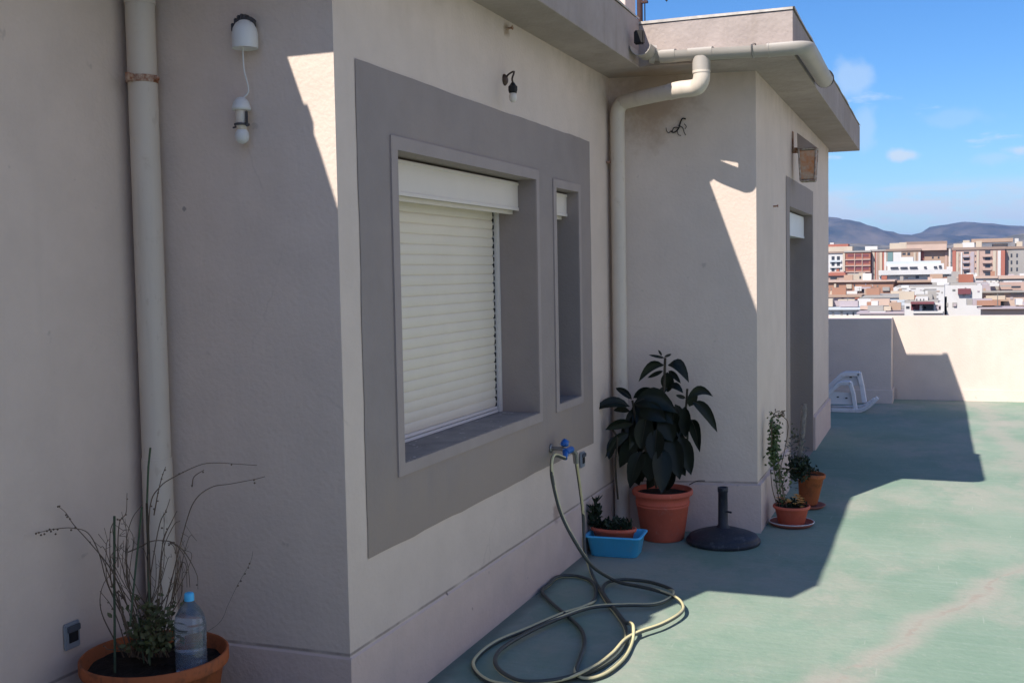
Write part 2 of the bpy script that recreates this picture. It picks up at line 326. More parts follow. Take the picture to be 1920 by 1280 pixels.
def floor_extra(nt, src, c):
    sx = nt.nodes.new('ShaderNodeSeparateXYZ'); nt.links.new(src, sx.inputs[0]); X, Y = sx.outputs[0], sx.outputs[1]
    base = nmix(nt, nramp(nt, nnoise(nt, src, 0.8, 6, 0.6), 0.38, 0.66), (0.20, 0.29, 0.222), (0.26, 0.335, 0.265))
    dust = nramp(nt, nnoise(nt, src, 0.55, 7, 0.65, (1.0, 1.6, 1)), 0.46, 0.65, 0.0, 0.75)
    base = nmix(nt, dust, base, (0.36, 0.355, 0.305))
    # roller / brush marks running across
    br = nnoise(nt, src, 1.0, 3, 0.6, (26, 1.4, 1))
    base = nmix(nt, nramp(nt, br, 0.45, 0.75, 0.0, 0.28), base, (0.31, 0.385, 0.335))
    # a worn, dusty run-off track
    wob = nmath(nt, 'MULTIPLY', nmath(nt, 'SUBTRACT', nnoise(nt, src, 2.3, 5, 0.6), 0.5), 0.34)
    line = nmath(nt, 'ADD', nmath(nt, 'ADD', Y, nmath(nt, 'MULTIPLY', X, 0.40)), 1.07)
    d = nmath(nt, 'ABSOLUTE', nmath(nt, 'ADD', line, wob))
    wide = nmath(nt, 'MULTIPLY', nramp(nt, d, 0.16, 0.0), nramp(nt, X, 3.6, 2.8))
    base = nmix(nt, nmath(nt, 'MULTIPLY', wide, 0.8), base, (0.365, 0.345, 0.30))
    thin = nmath(nt, 'MULTIPLY', nramp(nt, d, 0.022, 0.004), nramp(nt, X, 3.4, 2.6))
    base = nmix(nt, nmath(nt, 'MULTIPLY', thin, nramp(nt, nnoise(nt, src, 7, 2), 0.4, 0.6, 0.1, 0.6)), base, (0.32, 0.27, 0.23))
    wob2 = nmath(nt, 'MULTIPLY', nmath(nt, 'SUBTRACT', nnoise(nt, src, 1.3, 5, 0.6), 0.5), 0.6)
    line2 = nmath(nt, 'ADD', nmath(nt, 'ADD', Y, nmath(nt, 'MULTIPLY', X, -0.06)), 2.95)
    d2 = nmath(nt, 'ABSOLUTE', nmath(nt, 'ADD', line2, wob2))
    base = nmix(nt, nmath(nt, 'MULTIPLY', nramp(nt, d2, 0.22, 0.02), 0.6), base, (0.37, 0.345, 0.305))
    # larger greener and browner worn areas, grime along the wall foot
    ar = nnoise(nt, src, 1.9, 6, 0.7, (1, 1.3, 1))
    base = nmix(nt, nramp(nt, ar, 0.52, 0.60, 0.0, 0.35), base, (0.19, 0.29, 0.225))
    fine = nnoise(nt, src, 38, 3, 0.6)
    base = nmix(nt, nramp(nt, fine, 0.55, 0.75, 0.0, 0.22), base, (0.40, 0.42, 0.37))
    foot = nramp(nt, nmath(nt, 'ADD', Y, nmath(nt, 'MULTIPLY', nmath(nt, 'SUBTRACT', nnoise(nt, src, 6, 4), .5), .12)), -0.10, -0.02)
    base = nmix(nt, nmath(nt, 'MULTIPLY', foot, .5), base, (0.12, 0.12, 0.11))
    # scratches and droppings
    sc = nnoise(nt, src, 3.0, 2, 0.4, (1.2, 16, 1))
    base = nmix(nt, nramp(nt, sc, 0.72, 0.78, 0.0, 0.22), base, (0.50, 0.52, 0.46))
    sp = nnoise(nt, src, 22.0, 2, 0.5)
    base = nmix(nt, nramp(nt, sp, 0.77, 0.80, 0.0, 0.5), base, (0.62, 0.62, 0.58))
    return base
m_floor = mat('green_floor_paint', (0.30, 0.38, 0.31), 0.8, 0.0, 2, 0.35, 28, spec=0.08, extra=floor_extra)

# ------------------------------------------------------------------ terrace, ground, hills
f = MB(); f.box((-9.5, -7.2, -0.35), (10.95, 9.5, 0.0)); tag(f.build('terrace_floor', m_floor), kind='structure')
m_ground = mat('city_ground', (0.17, 0.155, 0.14), 0.95, 0.3, 0.02)
g = MB(); g.face([(-15000, -15000, -24), (15000, -15000, -24), (15000, 15000, -24), (-15000, 15000, -24)])
tag(g.build('ground', m_ground), kind='structure')
# the block below the terrace
m_ext = mat('block_render', (0.45, 0.40, 0.35), 0.9, 0.1, 2)
bb = root('apartment_block', (0.7, 1.1, -24), 'pale rendered block that carries the green roof terrace', 'building')
MB().box((-9.48, -7.18, -24), (10.93, 9.48, -0.36)).build('wall', m_ext, bb)

def hill(name, D, prof, z0, seed, m, amp):
    # prof: list of (px, py) crest points on the photograph; a real ridge with depth at that distance
    b = MB(); n = 140; pxs = [1200 + (2300-1200)*k/n for k in range(n+1)]
    def crest(px):
        for (a, ya), (c, yc) in zip(prof, prof[1:]):
            if a <= px <= c: t = (px-a)/(c-a); t = t*t*(3-2*t)*0.5+t*0.5; return ya+(yc-ya)*t
        return prof[-1][1] if px > prof[-1][0] else prof[0][1]
    rows = []
    for j in range(26):
        t = j/25; row = []
        for px in pxs:
            p = at(px, crest(px), D)
            dx = D*0.42*(t-0.62)
            k = 1-abs(t-0.62)/(0.62 if t < 0.62 else 0.38)
            q = Vector((p.x, p.y, 0)) + Vector((FW.x, FW.y, 0))*dx
            nn = noise.fractal(Vector((q.x/D*9+seed, q.y/D*9, 0)), 1.0, 2.1, 6)
            h = z0 + (p.z-z0)*(max(k, 0)**0.85)*(1+0.20*nn*(1-k*0.8)) + nn*amp*(1-k)*k*3
            row.append((q.x, q.y, h))
        rows.append(row)
    b.grid(rows, True); return tag(b.build(name, m), kind='structure')
m_hill = mat('scrub_hillside', (0.035, 0.042, 0.035), 0.95, 0.0, 0.005, col2=(0.15, 0.125, 0.10), detail=10)
m_hill2 = mat('near_scrub_hillside', (0.05, 0.055, 0.04), 0.95, 0.0, 0.012, col2=(0.26, 0.22, 0.175), detail=10)
hill('hills', 7200, [(1200, 430), (1450, 405), (1551, 407), (1570, 410), (1600, 428), (1640, 437), (1700, 440), (1730, 434), (1752, 421), (1800, 416), (1850, 417), (1890, 423), (1935, 425), (2300, 410)], -30, 3.1, m_hill, 120)
hill('low_hills', 3400, [(1200, 462), (1500, 458), (1551, 452), (1600, 455), (1640, 458), (1700, 462), (1760, 456), (1800, 450), (1830, 446), (1870, 442), (1900, 437), (1960, 432), (2300, 440)], -28, 8.7, m_hill2, 50)

# ------------------------------------------------------------------ terrace walls
par = root('terrace_parapet', (10.83, -3, 0), 'cream plastered parapet wall closing the far end of the terrace', 'wall')
pb_ = MB(); pb_.box((10.831, -7.1, 0), (11.03, 9, 1.006)).build('wall', m_para, par)
MB().box((10.819, -6.9, 0), (10.830, -1.42, 0.13)).build('skirting', m_para, par)
blk = root('parapet_pier', (10.5, -0.8, 0), 'square plastered pier in shade at the building end of the far parapet', 'wall')
MB().box((10.35, -1.375, 0), (10.829, 0.55, 0.995)).build('wall', m_para, blk, 0.006)
MB().box((10.333, -1.392, 0), (10.828, 0.55, 0.16)).build('skirting', m_para, blk, 0.004)
sp_ = root('side_parapet', (1, -7, 0), 'long plastered parapet along the open side of the terrace', 'wall')
MB().box((-9.4, -7.18, 0), (10.81, -6.98, 1.006)).build('wall', m_para, sp_)

# ------------------------------------------------------------------ penthouse
ph = root('penthouse', (3, 2, 0), 'cream plastered rooftop dwelling with grey painted window band and flat concrete roof', 'building')
WIN = (0.435, 1.952, 0.897, 2.064); NAR = (2.262, 2.645, 0.905, 2.045); BAND = (0.1415, 2.89, 0.604, 2.347)
def holed(b, x0, x1, z0, z1, holes, P):      # wall rectangle with rectangular openings, P(u, z) -> point
    us = sorted({x0, x1, *[h[0] for h in holes], *[h[1] for h in holes]})
    zs = sorted({z0, z1, *[h[2] for h in holes], *[h[3] for h in holes]})
    for i in range(len(us)-1):
        for j in range(len(zs)-1):
            uc, zc = (us[i]+us[i+1])/2, (zs[j]+zs[j+1])/2
            if any(h[0] < uc < h[1] and h[2] < zc < h[3] for h in holes): continue
            b.face([P(us[i], zs[j]), P(us[i+1], zs[j]), P(us[i+1], zs[j+1]), P(us[i], zs[j+1])])
DOOR = (5.07, 6.655, 0.0, 2.055)
wl = MB()
wl.face([(-6.4, PL, 0), (0, PL, 0), (0, PL, S+.02), (-6.4, PL, S+.02)])
wl.face([(-6.4, -5.2, 0), (-6.4, PL, 0), (-6.4, PL, S+.02), (-6.4, -5.2, S+.02)]); wl.face([(-9, -5.2, 0), (-6.4, -5.2, 0), (-6.4, -5.2, S+.02), (-9, -5.2, S+.02)])  # unseen wing behind the camera, added to darken the shaded walls
wl.face([(0, PL, 0), (0, 0, 0), (0, 0, S+.02), (0, PL, S+.02)])
holed(wl, 0, A, 0, S+.02, [WIN, NAR], lambda u, z: (u, 0, z))
wl.face([(A, 0, 0), (RX, -B, 0), (RX, -B, S+.02), (A, 0, S+.02)])
holed(wl, RX, C, 0, S+.02, [DOOR], lambda u, z: (u, -B, z))
wl.face([(C, -B, 0), (C, 9, 0), (C, 9, S+.02), (C, -B, S+.02)])
wl.face([(C, 9, 0), (-9, 9, 0), (-9, 9, S+.02), (C, 9, S+.02)])
wl.face([(-9, 9, 0), (-9, -5.2, 0), (-9, -5.2, S+.02), (-9, 9, S+.02)])
wl.build('wall', m_wall, ph)
# skirting, 14 mm proud
sk = MB()
def skirt(a, b, t=0.012, ext=0.0):
    a = Vector((*a, 0)); b = Vector((*b, 0)); d = (b-a).normalized(); n = Vector((d.y, -d.x, 0))*t
    h1, h2 = SK-0.006, SK
    q = [a+Vector((0,0,0)), b, b+n, a+n]
    for lo, hi in [(0, 0)]:
        p1 = [a+n, b+n, b+n+Vector((0,0,h1)), a+n+Vector((0,0,h1))]; sk.face(p1)
        sk.face([a+n+Vector((0,0,h1)), b+n+Vector((0,0,h1)), b+Vector((0,0,h2)), a+Vector((0,0,h2))])
        sk.face([a, a+n, a+n+Vector((0,0,h1)), a+Vector((0,0,h2))]); sk.face([b, b+n, b+n+Vector((0,0,h1)), b+Vector((0,0,h2))])
skirt((0, PL), (0, -0.006), 0.006); skirt((-0.0056, 0), (A, 0), 0.0064)
skirt((A, 0), (RX-0.002, -B-0.02), 0.018); skirt((RX-0.019, -B), (DOOR[0]-.2, -B), 0.02)
sk.build('skirting', m_skirt, ph)
sk = MB(); skirt((DOOR[1]+.05, -B), (C, -B), 0.02); sk.build('skirting', m_skirt, ph)
# grey band round both windows with the reveals
def band(x0, x1, z0, z1, holes, y, dep, t=0.003, wob=0.007):
    def P(u, z):
        du = wob*(noise.noise(Vector((z*2.6, 5.1, x0)))+.5*noise.noise(Vector((z*11, 2.1, x0)))) if u in (x0, x1) and z0 < z < z1 else 0
        dz = wob*(noise.noise(Vector((u*2.6, z1*3, 9.7)))+.5*noise.noise(Vector((u*11, z*3, 1.7)))) if z in (z0, z1) and x0 < u < x1 and z > .01 else 0
        return (u+du, y-t, z+dz)
    b = MB(); nx, nz_ = int((x1-x0)/.09), int((z1-z0)/.09)
    cells = [(x0+(x1-x0)*k/nx,)*2 for k in range(1, nx)]; ex = [(c[0], c[0], -9, -9) for c in cells]; ez = [(x0-9, x0-9, z0+(z1-z0)*k/nz_, z0+(z1-z0)*k/nz_) for k in range(1, nz_)]
    us = sorted({x0, x1, *[h[0] for h in holes], *[h[1] for h in holes], *[c[0] for c in cells]})
    zs = sorted({z0, z1, *[h[2] for h in holes], *[h[3] for h in holes], *[c[2] for c in ez]})
    for i in range(len(us)-1):
        for j in range(len(zs)-1):
            uc, zc = (us[i]+us[i+1])/2, (zs[j]+zs[j+1])/2
            if not any(h[0] < uc < h[1] and h[2] < zc < h[3] for h in holes): b.face([P(us[i], zs[j]), P(us[i+1], zs[j]), P(us[i+1], zs[j+1]), P(us[i], zs[j+1])])
    for h in holes:
        for (p, q) in (((h[0], h[2]), (h[0], h[3])), ((h[0], h[3]), (h[1], h[3])), ((h[1], h[3]), (h[1], h[2])), ((h[1], h[2]), (h[0], h[2]))):
            b.face([(p[0], y-t, p[1]), (q[0], y-t, q[1]), (q[0], y+dep, q[1]), (p[0], y+dep, p[1])])
        b.face([(h[0], y+dep, h[2]), (h[1], y+dep, h[2]), (h[1], y+dep, h[3]), (h[0], y+dep, h[3])])
    return b
band(*BAND, [WIN, NAR], 0, 0.27).build('window_surround', m_trim, ph)
m_trim2 = mat('light_grey_trim', (0.40, 0.335, 0.31), 0.85, 0.1, 5, 0.2, 70, spec=0.2)
tr = MB()
def ring(b, o, i, y, t):      # raised picture-frame moulding
    for (x0, x1, z0, z1) in ((o[0], o[1], o[2], i[2]), (o[0], o[1], i[3], o[3]), (o[0], i[0], i[2], i[3]), (i[1], o[1], i[2], i[3])):
        b.box((x0, y-t, z0), (x1, y-0.0031, z1))
ring(tr, (0.383, 1.992, 0.852, 2.113), (0.4351, 1.9519, 0.8971, 2.0639), 0, 0.010)
ring(tr, (2.215, 2.685, 0.866, 2.088), (2.2621, 2.6449, 0.9051, 2.0449), 0, 0.010)
tr.build('window_moulding', m_trim2, ph)
# windows
def shutter_mesh(x0, x1, z0, z1, y, pitch=0.0445, bow=0.0042):
    b = MB(); n = int((z1-z0)/pitch); rows = []
    for k in range(n):
        za = z0+k*pitch
        for t, d in ((0.0, 0.55), (0.05, 0.55), (0.08, -0.35), (0.30, -0.85), (0.55, -1.0), (0.80, -0.8), (0.96, -0.35)):
            rows.append([(x0, y+d*bow, za+t*pitch), (x1, y+d*bow, za+t*pitch)])
    rows.append([(x0, y, z0+n*pitch), (x1, y, z0+n*pitch)])
    b.grid(rows, False)
    return b
def window(x0, x1, z0, z1, y, boxd, box_h, closed, rail=0.03):
    wr = MB()
    # slab of dark glass behind, side rails, shutter box
    fr = wr.box((x1-rail, y-.012, z0+.004), (x1-.001, y+.028, z1-box_h)).box((x0+.001, y+.0281, z0+.004), (x1-.0015, y+.04, z0+.03)).build('window', m_rail, ph)
    MB().box((x0+.001, y+.012, z0+.031), (x0+rail, y+.04, z1-box_h)).build('side_rail', m_rail, fr)
    if closed:
        shutter_mesh(x0+rail, x1-rail-.012, z0+.034, z1-box_h+.03, y+.012).build('shutter', m_shut, fr)
        MB().box((x0+rail, y-.004, z0+.004), (x1-rail-.012, y+.012, z0+.017), 0.002).box((x0+rail, y+.001, z0+.02), (x1-rail-.012, y+.014, z0+.034), 0.002).build('bottom_bar', m_rail, fr)
        g_ = MB()
        for k in range(int((z1-box_h-z0)/0.032)):
            g_.box((x1-rail-.0115, y+.006, z0+.03+k*.032), (x1-rail-.0005, y+.014, z0+.05+k*.032))
        g_.build('brush_seal', m_dark, fr)
    else:
        MB().box((x0+rail, y+.02, z0), (x1-rail, y+.03, z1-box_h)).build('pane', m_glass, fr)
    bx = MB(); bx.box((x0+.002, boxd, z1-box_h), (x1-.002, y+.06, z1-.010))
    bx.box((x0+.002, boxd-.004, z1-box_h-.004), (x1-.002, boxd-.0002, z1-box_h+.012)); bx.box((x0+.002, boxd-.004, z1-.026), (x1-.002, boxd-.0002, z1-.012))
    bx.box((x0+.002, boxd+.03, z1-box_h-.020), (x1-.002, boxd+.05, z1-box_h-.0005))
    bx.build('shutter_box', m_box, fr, 0.0015)
    return fr
window(WIN[0], WIN[1], WIN[2]+.001, WIN[3], 0.205, 0.088, 0.148, True)
window(NAR[0], NAR[1], NAR[2]+.001, NAR[3], 0.205, 0.06, 0.13, False)
MB().box((WIN[0]+.001, -0.002, WIN[2]-.02), (WIN[1]-.001, 0.26, WIN[2]+.0035)).build('window_sill', m_sill, ph)
MB().box((NAR[0]+.001, -0.002, NAR[2]-.02), (NAR[1]-.001, 0.26, NAR[2]+.0035)).build('window_sill', m_sill, ph)
# door side
bd = band(4.87, 6.70, 0.001, 2.262, [(DOOR[0], DOOR[1], 0.001, DOOR[3])], -B, 0.30); bd.build('door_surround', m_trim, ph)
dr = MB(); yy = -B+0.20
dr.box((DOOR[0]+.001, yy, .002), (DOOR[0]+.05, yy+.05, 1.86)); dr.box((DOOR[1]-.05, yy, .002), (DOOR[1]-.001, yy+.05, 1.86)); dr.box((DOOR[0]+.76, yy+.005, .002), (DOOR[0]+.83, yy+.045, 1.86))
dr.box((DOOR[0]+.0505, yy+.002, .002), (DOOR[1]-.0505, yy+.004, .07))
door = dr.build('door', m_rail, ph)
MB().box((DOOR[0]+.05, yy+.03, .07), (DOOR[1]-.05, yy+.036, 1.87)).build('pane', m_glass, door)
MB().box((DOOR[0]+.77, yy-.03, 1.0), (DOOR[0]+.79, yy, 1.14), .003).build('handle', m_black, door)
b_ = MB(); b_.box((DOOR[0]+.002, -B+.065, 1.86), (DOOR[1]-.05, yy+.07, 2.04)); b_.box((DOOR[0]+.002, -B+.061, 1.855), (DOOR[1]-.05, -B+.0648, 1.872)); b_.build('shutter_box', m_white, door, .002)

# roof slab: near part and far block
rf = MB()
rf.prism([(-9.4, -5.5), (-6.1, -5.5), (-6.1, 0.43), (-0.40, 0.43), (-0.40, -0.26), (3.056, -0.26), (3.056, 9.4), (-9.4, 9.4)], S, 3.045)  # outline also covers the added unseen wing
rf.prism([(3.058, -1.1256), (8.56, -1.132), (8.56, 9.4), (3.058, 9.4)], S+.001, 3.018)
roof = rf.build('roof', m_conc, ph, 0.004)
cp = MB()
def coping(pts, z, w=0.05, h=0.012, n=24):
    for (a, b) in zip(pts, pts[1:]):
        a = Vector((*a, z)); b = Vector((*b, z)); d = (b-a); ln = d.length; d.normalize(); nn = Vector((-d.y, d.x, 0)); k = max(2, int(ln/0.28)); t = 0
        rows = []
        for i in range(k+1):
            o = a+d*(ln*i/k); hh = h*(0.6+0.9*random.random()); ov = 0.004+0.006*random.random()
            rows.append([o-nn*ov+Vector((0,0,.0005)), o-nn*ov+Vector((0,0,hh)), o+nn*w+Vector((0,0,hh)), o+nn*w+Vector((0,0,.0005))])
        cp.grid(rows, False)
coping([(3.058, 8), (3.058, -1.1256), (8.56, -1.132)], 3.018)
coping([(-6.1, 0.43), (-0.40, 0.43), (-0.40, -0.26), (3.05, -0.26)], 3.045)
cp.box((-.86, .405, 2.98), (-.80, .429, 3.05)); cp.box((-1.22, .395, 2.97), (-1.12, .429, 3.046))
cp.build('coping', m_cope, roof)
# chimney on the roof, dark flue beside it, aerial
ch = root('chimney', (5.0, 0.3, 3.04), 'cream rendered chimney stack rising behind the near roof edge', 'chimney')
c1 = on(1173, 20, 0, 4.6)
c2x = on(1192, 20, 1, c1.y).x
MB().box((4.6, c1.y, 3.02), (c2x, c1.y+0.8, 4.6)).build('stack', m_wall, ch, .01)
MB().box((4.55, c1.y-.05, 4.6), (c2x+.05, c1.y+.85, 4.68)).build('cap', m_conc, ch, .01)
fl = root('flue_pipe', on(1200, 30, 0, 6.3), 'dark brown flue pipe standing beside the cream chimney stack', 'pipe')
p0 = on(1200, 40, 0, 6.3)
MB().tube([(p0.x, p0.y, 3.02), (p0.x, p0.y, 4.4)], 0.026, 12).build('pipe', m_brown, fl)
MB().box((p0.x-.02, p0.y-.07, on(1200,5,0,6.3).z-.01), (p0.x+.02, p0.y+.02, on(1200,5,0,6.3).z+.01)).build('bracket', m_brown, fl)
an = root('television_aerial', on(1209, 36, 0, 7.0), 'thin rooftop television aerial mast against the sky', 'aerial')
q0 = on(1209, 20, 0, 7.0); q1 = on(1250, 3, 0, 7.0)
MB().tube([(q0.x, q0.y, 3.02), (q0.x, q0.y, q1.z+.35)], 0.006, 6).build('mast', m_black, an)
ab = MB(); ab.tube([(q0.x, q0.y, q1.z+.25), (q1.x, q1.y-.2, q1.z+.16)], .006, 6)
for k in range(6):
    y_ = q0.y + (q1.y-.2-q0.y)*(0.1+k*0.17); zz = q1.z+.25-.09*(0.1+k*0.17)
    ab.tube([(q0.x-.13, y_, zz), (q0.x+.13, y_, zz)], .004, 5)
ab.tube([q1+Vector((0, .03, .04)), q1, q1+Vector((0, -.03, .05))], .006, 5)
ab.tube([q1, q1+Vector((0, .01, .17))], .004, 5)
ab.build('antenna', m_black, an)

# ------------------------------------------------------------------ gutter and drainpipes
GZ, GR = 2.822, 0.055
gx, gy = 3.056-GR-0.008, -1.1256-GR-0.008
gt = root('gutter', (gx, -0.6, GZ), 'grey half round roof gutter running round the corner of the far roof edge', 'gutter')
def half_pipe(b, P, Q, r, up0=0.0, t=0.004, a0=PI, a1=2*PI, seg=12, ext=0):
    P = Vector(P); Q = Vector(Q); d = (Q-P).normalized(); n = Vector((-d.y, d.x, 0))
    for rr in (r, r-t):
        rows = [[p + n*(rr*math.cos(a0+(a1-a0)*j/seg)) + Vector((0, 0, rr*math.sin(a0+(a1-a0)*j/seg))) for j in range(seg+1)] for p in (P, Q)]
        b.grid(rows, True)
    for s_ in (0, 1):
        an_ = a0 if s_ == 0 else a1
        b.face([P+n*r*math.cos(an_)+Vector((0,0,r*math.sin(an_))), Q+n*r*math.cos(an_)+Vector((0,0,r*math.sin(an_))), Q+n*(r-t)*math.cos(an_)+Vector((0,0,(r-t)*math.sin(an_))), P+n*(r-t)*math.cos(an_)+Vector((0,0,(r-t)*math.sin(an_)))])
    for p in (P, Q):
        for j in range(seg):
            e = [a0+(a1-a0)*k/seg for k in (j, j+1)]
            b.face([p+n*r*math.cos(e[0])+Vector((0,0,r*math.sin(e[0]))), p+n*r*math.cos(e[1])+Vector((0,0,r*math.sin(e[1]))), p+n*(r-t)*math.cos(e[1])+Vector((0,0,(r-t)*math.sin(e[1]))), p+n*(r-t)*math.cos(e[0])+Vector((0,0,(r-t)*math.sin(e[0])))])
def gut(b, P, Q, r=GR, **k): half_pipe(b, P, Q, r, **k)
zL, zR = GZ+0.012, GZ-0.006
g1 = MB(); gut(g1, (gx, -0.40, zL), (gx, -1.005, zR)); g1.build('front_run', m_pvc2, gt)
g2 = MB(); gut(g2, (gx+.15, gy, zR), (4.20, gy, zR-.004))
g2.build('side_run', m_pvc2, gt)
def flat_top(m, zc, k=.22):
    for v in m.v:
        if v.z > zc: v.z = zc+(v.z-zc)*k
    return m
# covers (closed unions), corner and outlet
g3 = MB()
for (y0, y1) in ((-0.40, -0.49), (-0.565, -0.70)):
    zz = lambda y: zL+(zR-zL)*(y+.40)/(gy+.42)
    flat_top(MB().tube([(gx, y0, zz(y0)), (gx, y1, zz(y1))], GR+.003, 20), zz((y0+y1)/2)).build('union', m_pvc2, gt)
cg = MB(); cg.tube([(gx, -1.0, zR+.001), (gx, -1.01, zR+.001)], GR+.006, 20); cg.tube(catmull([(gx, -1.0, zR), (gx, gy+.07, zR), (gx+.012, gy+.02, zR), (gx+.05, gy+.003, zR), (gx+.16, gy, zR)], 5), GR+.003, 20)
flat_top(cg, zR+.001).build('corner', m_pvc2, gt)
g3 = MB(); g3.lathe((4.20, gy, zR), [(GR+.004, 0), (GR+.004, .012), (.001, .014)], 20, axis='x'); g3.lathe((4.199, gy, zR), [(.001, -.01), (GR+.004, -.01)], 20, axis='x'); g3.build('end_cap', m_black, gt)
g4 = MB()
for yk in (-0.92,):
    pts = [(gx + (GR+.004)*math.cos(a), yk, GZ + (GR+.004)*math.sin(a)) for a in [PI + PI*j/12 for j in range(13)]]
    g4.tube(pts, .005, 6); g4.tube([(gx-GR-.004, yk, GZ), (3.056, yk, GZ+.03)], .004, 5)
g4.build('bracket', m_metal, gt)
# left stub: corner piece that once met the gutter of the near roof
st = root('gutter_corner', (gx, -0.3, GZ), 'broken open gutter corner piece with dark bracket in the inner roof corner', 'gutter')
s1 = MB(); cxn, cyn = gx-.02, -0.26-GR-.012
gut(s1, (cxn-.16, cyn, zL+.02), (cxn+.0, cyn, zL+.02), GR+.004); gut(s1, (gx, cyn, zL+.018), (gx, -0.41, zL+.01), GR+.002)
s1.tube([(cxn+.02, cyn-.01, zL+.0), (gx+.01, cyn-.04, zL-.005)], GR-.002, 16)
s1.build('corner_piece', m_pvc2, st)
MB().bbox((cxn-.165, cyn-.02, zL+.025), (cxn-.13, cyn+.035, zL+.10), .006).build('bracket', m_black, st)

dp = root('drainpipe', (3.27, -0.06, 0), 'cream drainpipe in the inner corner with swan neck up to the far gutter', 'drainpipe', 'cream drainpipes')
px_, py_ = 3.275, -0.062
d1 = MB(); d1.tube([(px_, py_, 0.02), (px_+.004, py_, 2.53)], 0.044, 20)
d1.tube(catmull([(px_+.004, py_, 2.50), (px_+.003, py_-.005, 2.57), (px_-.01, py_-.03, 2.605), (px_-.035, py_-.085, 2.618), (3.055, -0.473, 2.6275)], 5), 0.044, 20)
d1.build('pipe', m_pvc, dp)
d2 = MB(); d2.tube([(gx, -0.632, GZ-.03), (gx, -0.632, 2.70)], 0.050, 20)
d2.build('outlet', m_pvc2, dp)
d2 = MB(); d2.tube(catmull([(gx, -0.632, 2.735), (gx, -0.632, 2.675), (gx+.008, -0.615, 2.640), (gx+.024, -0.585, 2.628), (3.04, -0.50, 2.628), (3.078, -0.433, 2.6265)], 5), 0.0475, 20)
d2.tube([(gx, -0.632, 2.715), (gx, -0.632, 2.703)], 0.0505, 20)
d2.build('elbow', m_pvc, dp)
for z_ in (2.25, 0.92): MB().tube([(px_, py_, z_), (px_, py_, z_+.02)], 0.0455, 20).build('clip', m_pvc, dp)
MB().bbox((px_-.05, py_+.035, 2.256), (px_-.02, py_+.06, 2.264), .002).build('clip_screw', m_rust, dp)

c0 = on(291, 640, 0, -0.066)
lp = root('drainpipe', (-.066, c0.y, 0), 'thick cream drainpipe with rusty band standing in the left corner behind the dry plant', 'drainpipe', 'cream drainpipes')
ct = on(262, 5, 0, -0.066); cb = on(306, 1180, 0, -0.066)
def lpt(z): t = (z-cb.z)/(ct.z-cb.z); return Vector((-.066, cb.y+(ct.y-cb.y)*t, z))
MB().tube([lpt(0.0), lpt(3.0)], 0.0505, 24).build('pipe', m_pvc, lp)
zr = on(267, 150, 0, -.066).z
zj = on(300, 858, 0, -.066).z
rr_ = MB(); rr_.tube([lpt(zr-.012), lpt(zr+.012)], 0.054, 24); rr_.bbox((-.15, lpt(zr).y-.006, zr-.014), (-.10, lpt(zr).y+.006, zr+.014), .002)
rr_.tube([lpt(zr)+Vector((0, -.05, 0)), lpt(zr)+Vector((0, -.066, 0))], .009, 8); rr_.tube([lpt(zr)+Vector((0, .05, 0)), lpt(zr)+Vector((0, .068, 0))], .009, 8)
rr_.build('clamp', m_rust, lp)
MB().tube([lpt(0.0), lpt(zj)], 0.0535, 24).build('sleeve', m_pvc, lp)
z2 = on(262, 8, 0, -.066).z
MB().tube([lpt(z2-.002), lpt(3.0)], 0.0535, 24).build('socket', m_pvc, lp)

# ------------------------------------------------------------------ fittings on the walls
# broken white lamp on the near face
la = root('wall_lamp', (0, 0.37, 2.3), 'broken white wall lamp hanging from its cord on the shaded corner wall', 'lamp')
tp = on(459, 62, 0, -0.045)
d_ = MB(); d_.lathe((tp.x, tp.y, tp.z-.052), [(0.043, 0), (0.044, .01), (0.044, .045), (.040, .066), (.030, .083), (.016, .093), (.001, .097)], 24)
d_.lathe((tp.x, tp.y, tp.z-.052), [(0.001, 0.002), (.038, .002), (.043, 0)], 24); d_.build('cover', m_white, la)
cl_ = MB()
cl_.tube(catmull([(-.02, tp.y+.055, tp.z-.005), (-.03, tp.y+.05, tp.z+.03), (-.03, tp.y+.02, tp.z+.045), (-.03, tp.y-.01, tp.z+.048), (-.03, tp.y-.03, tp.z+.035)], 4), [.009]*17, 7)
for k in range(7): cl_.bbox((-.04, tp.y+.052-.012*k-.006*random.random(), tp.z+.02+.003*k*(6-k)-.01), (-.012, tp.y+.060-.012*k, tp.z+.04+.003*k*(6-k)), .003)
cl_.build('bracket', m_darkgrey, la)
h0 = on(452, 190, 0, -0.04)
MB().tube(catmull([(tp.x, tp.y+.01, tp.z-.05), (tp.x, tp.y+.008, tp.z-.12), (-.03, tp.y+.003, tp.z-.19), (-.04, h0.y, h0.z+.005)], 6), 0.0028, 6).build('cord', m_white, la)
hd = MB(); hd.lathe((h0.x, h0.y, h0.z-.03), [(.001, .045), (.014, .042), (.026, .028), (.032, .010), (.033, 0), (.028, -.001), (.001, -.001)], 24); hd.build('lampholder', m_white, la)
hb = MB(); hb.lathe((h0.x, h0.y, h0.z-.03), [(.020, 0), (.021, -.052), (.018, -.054), (.018, -.066), (.001, -.066)], 20); hb.build('base', m_box, la)
hr = MB(); hr.lathe((h0.x, h0.y, h0.z-.083), [(.024, 0), (.026, .003), (.026, .007), (.021, .009)], 20); hr.bbox((h0.x-.014, h0.y-.030, h0.z-.088), (h0.x-.004, h0.y-.023, h0.z-.035), .002)
hr.tube([(h0.x, h0.y+.022, h0.z-.085), (h0.x, h0.y+.036, h0.z-.087)], .003, 6); hr.build('clip', m_darkgrey, la)
hu = MB(); hu.lathe((h0.x, h0.y, h0.z-.096), [(.017, 0), (.022, -.010), (.024, -.022), (.021, -.036), (.012, -.045), (.001, -.048)], 20); hu.build('bulb', m_white, la)

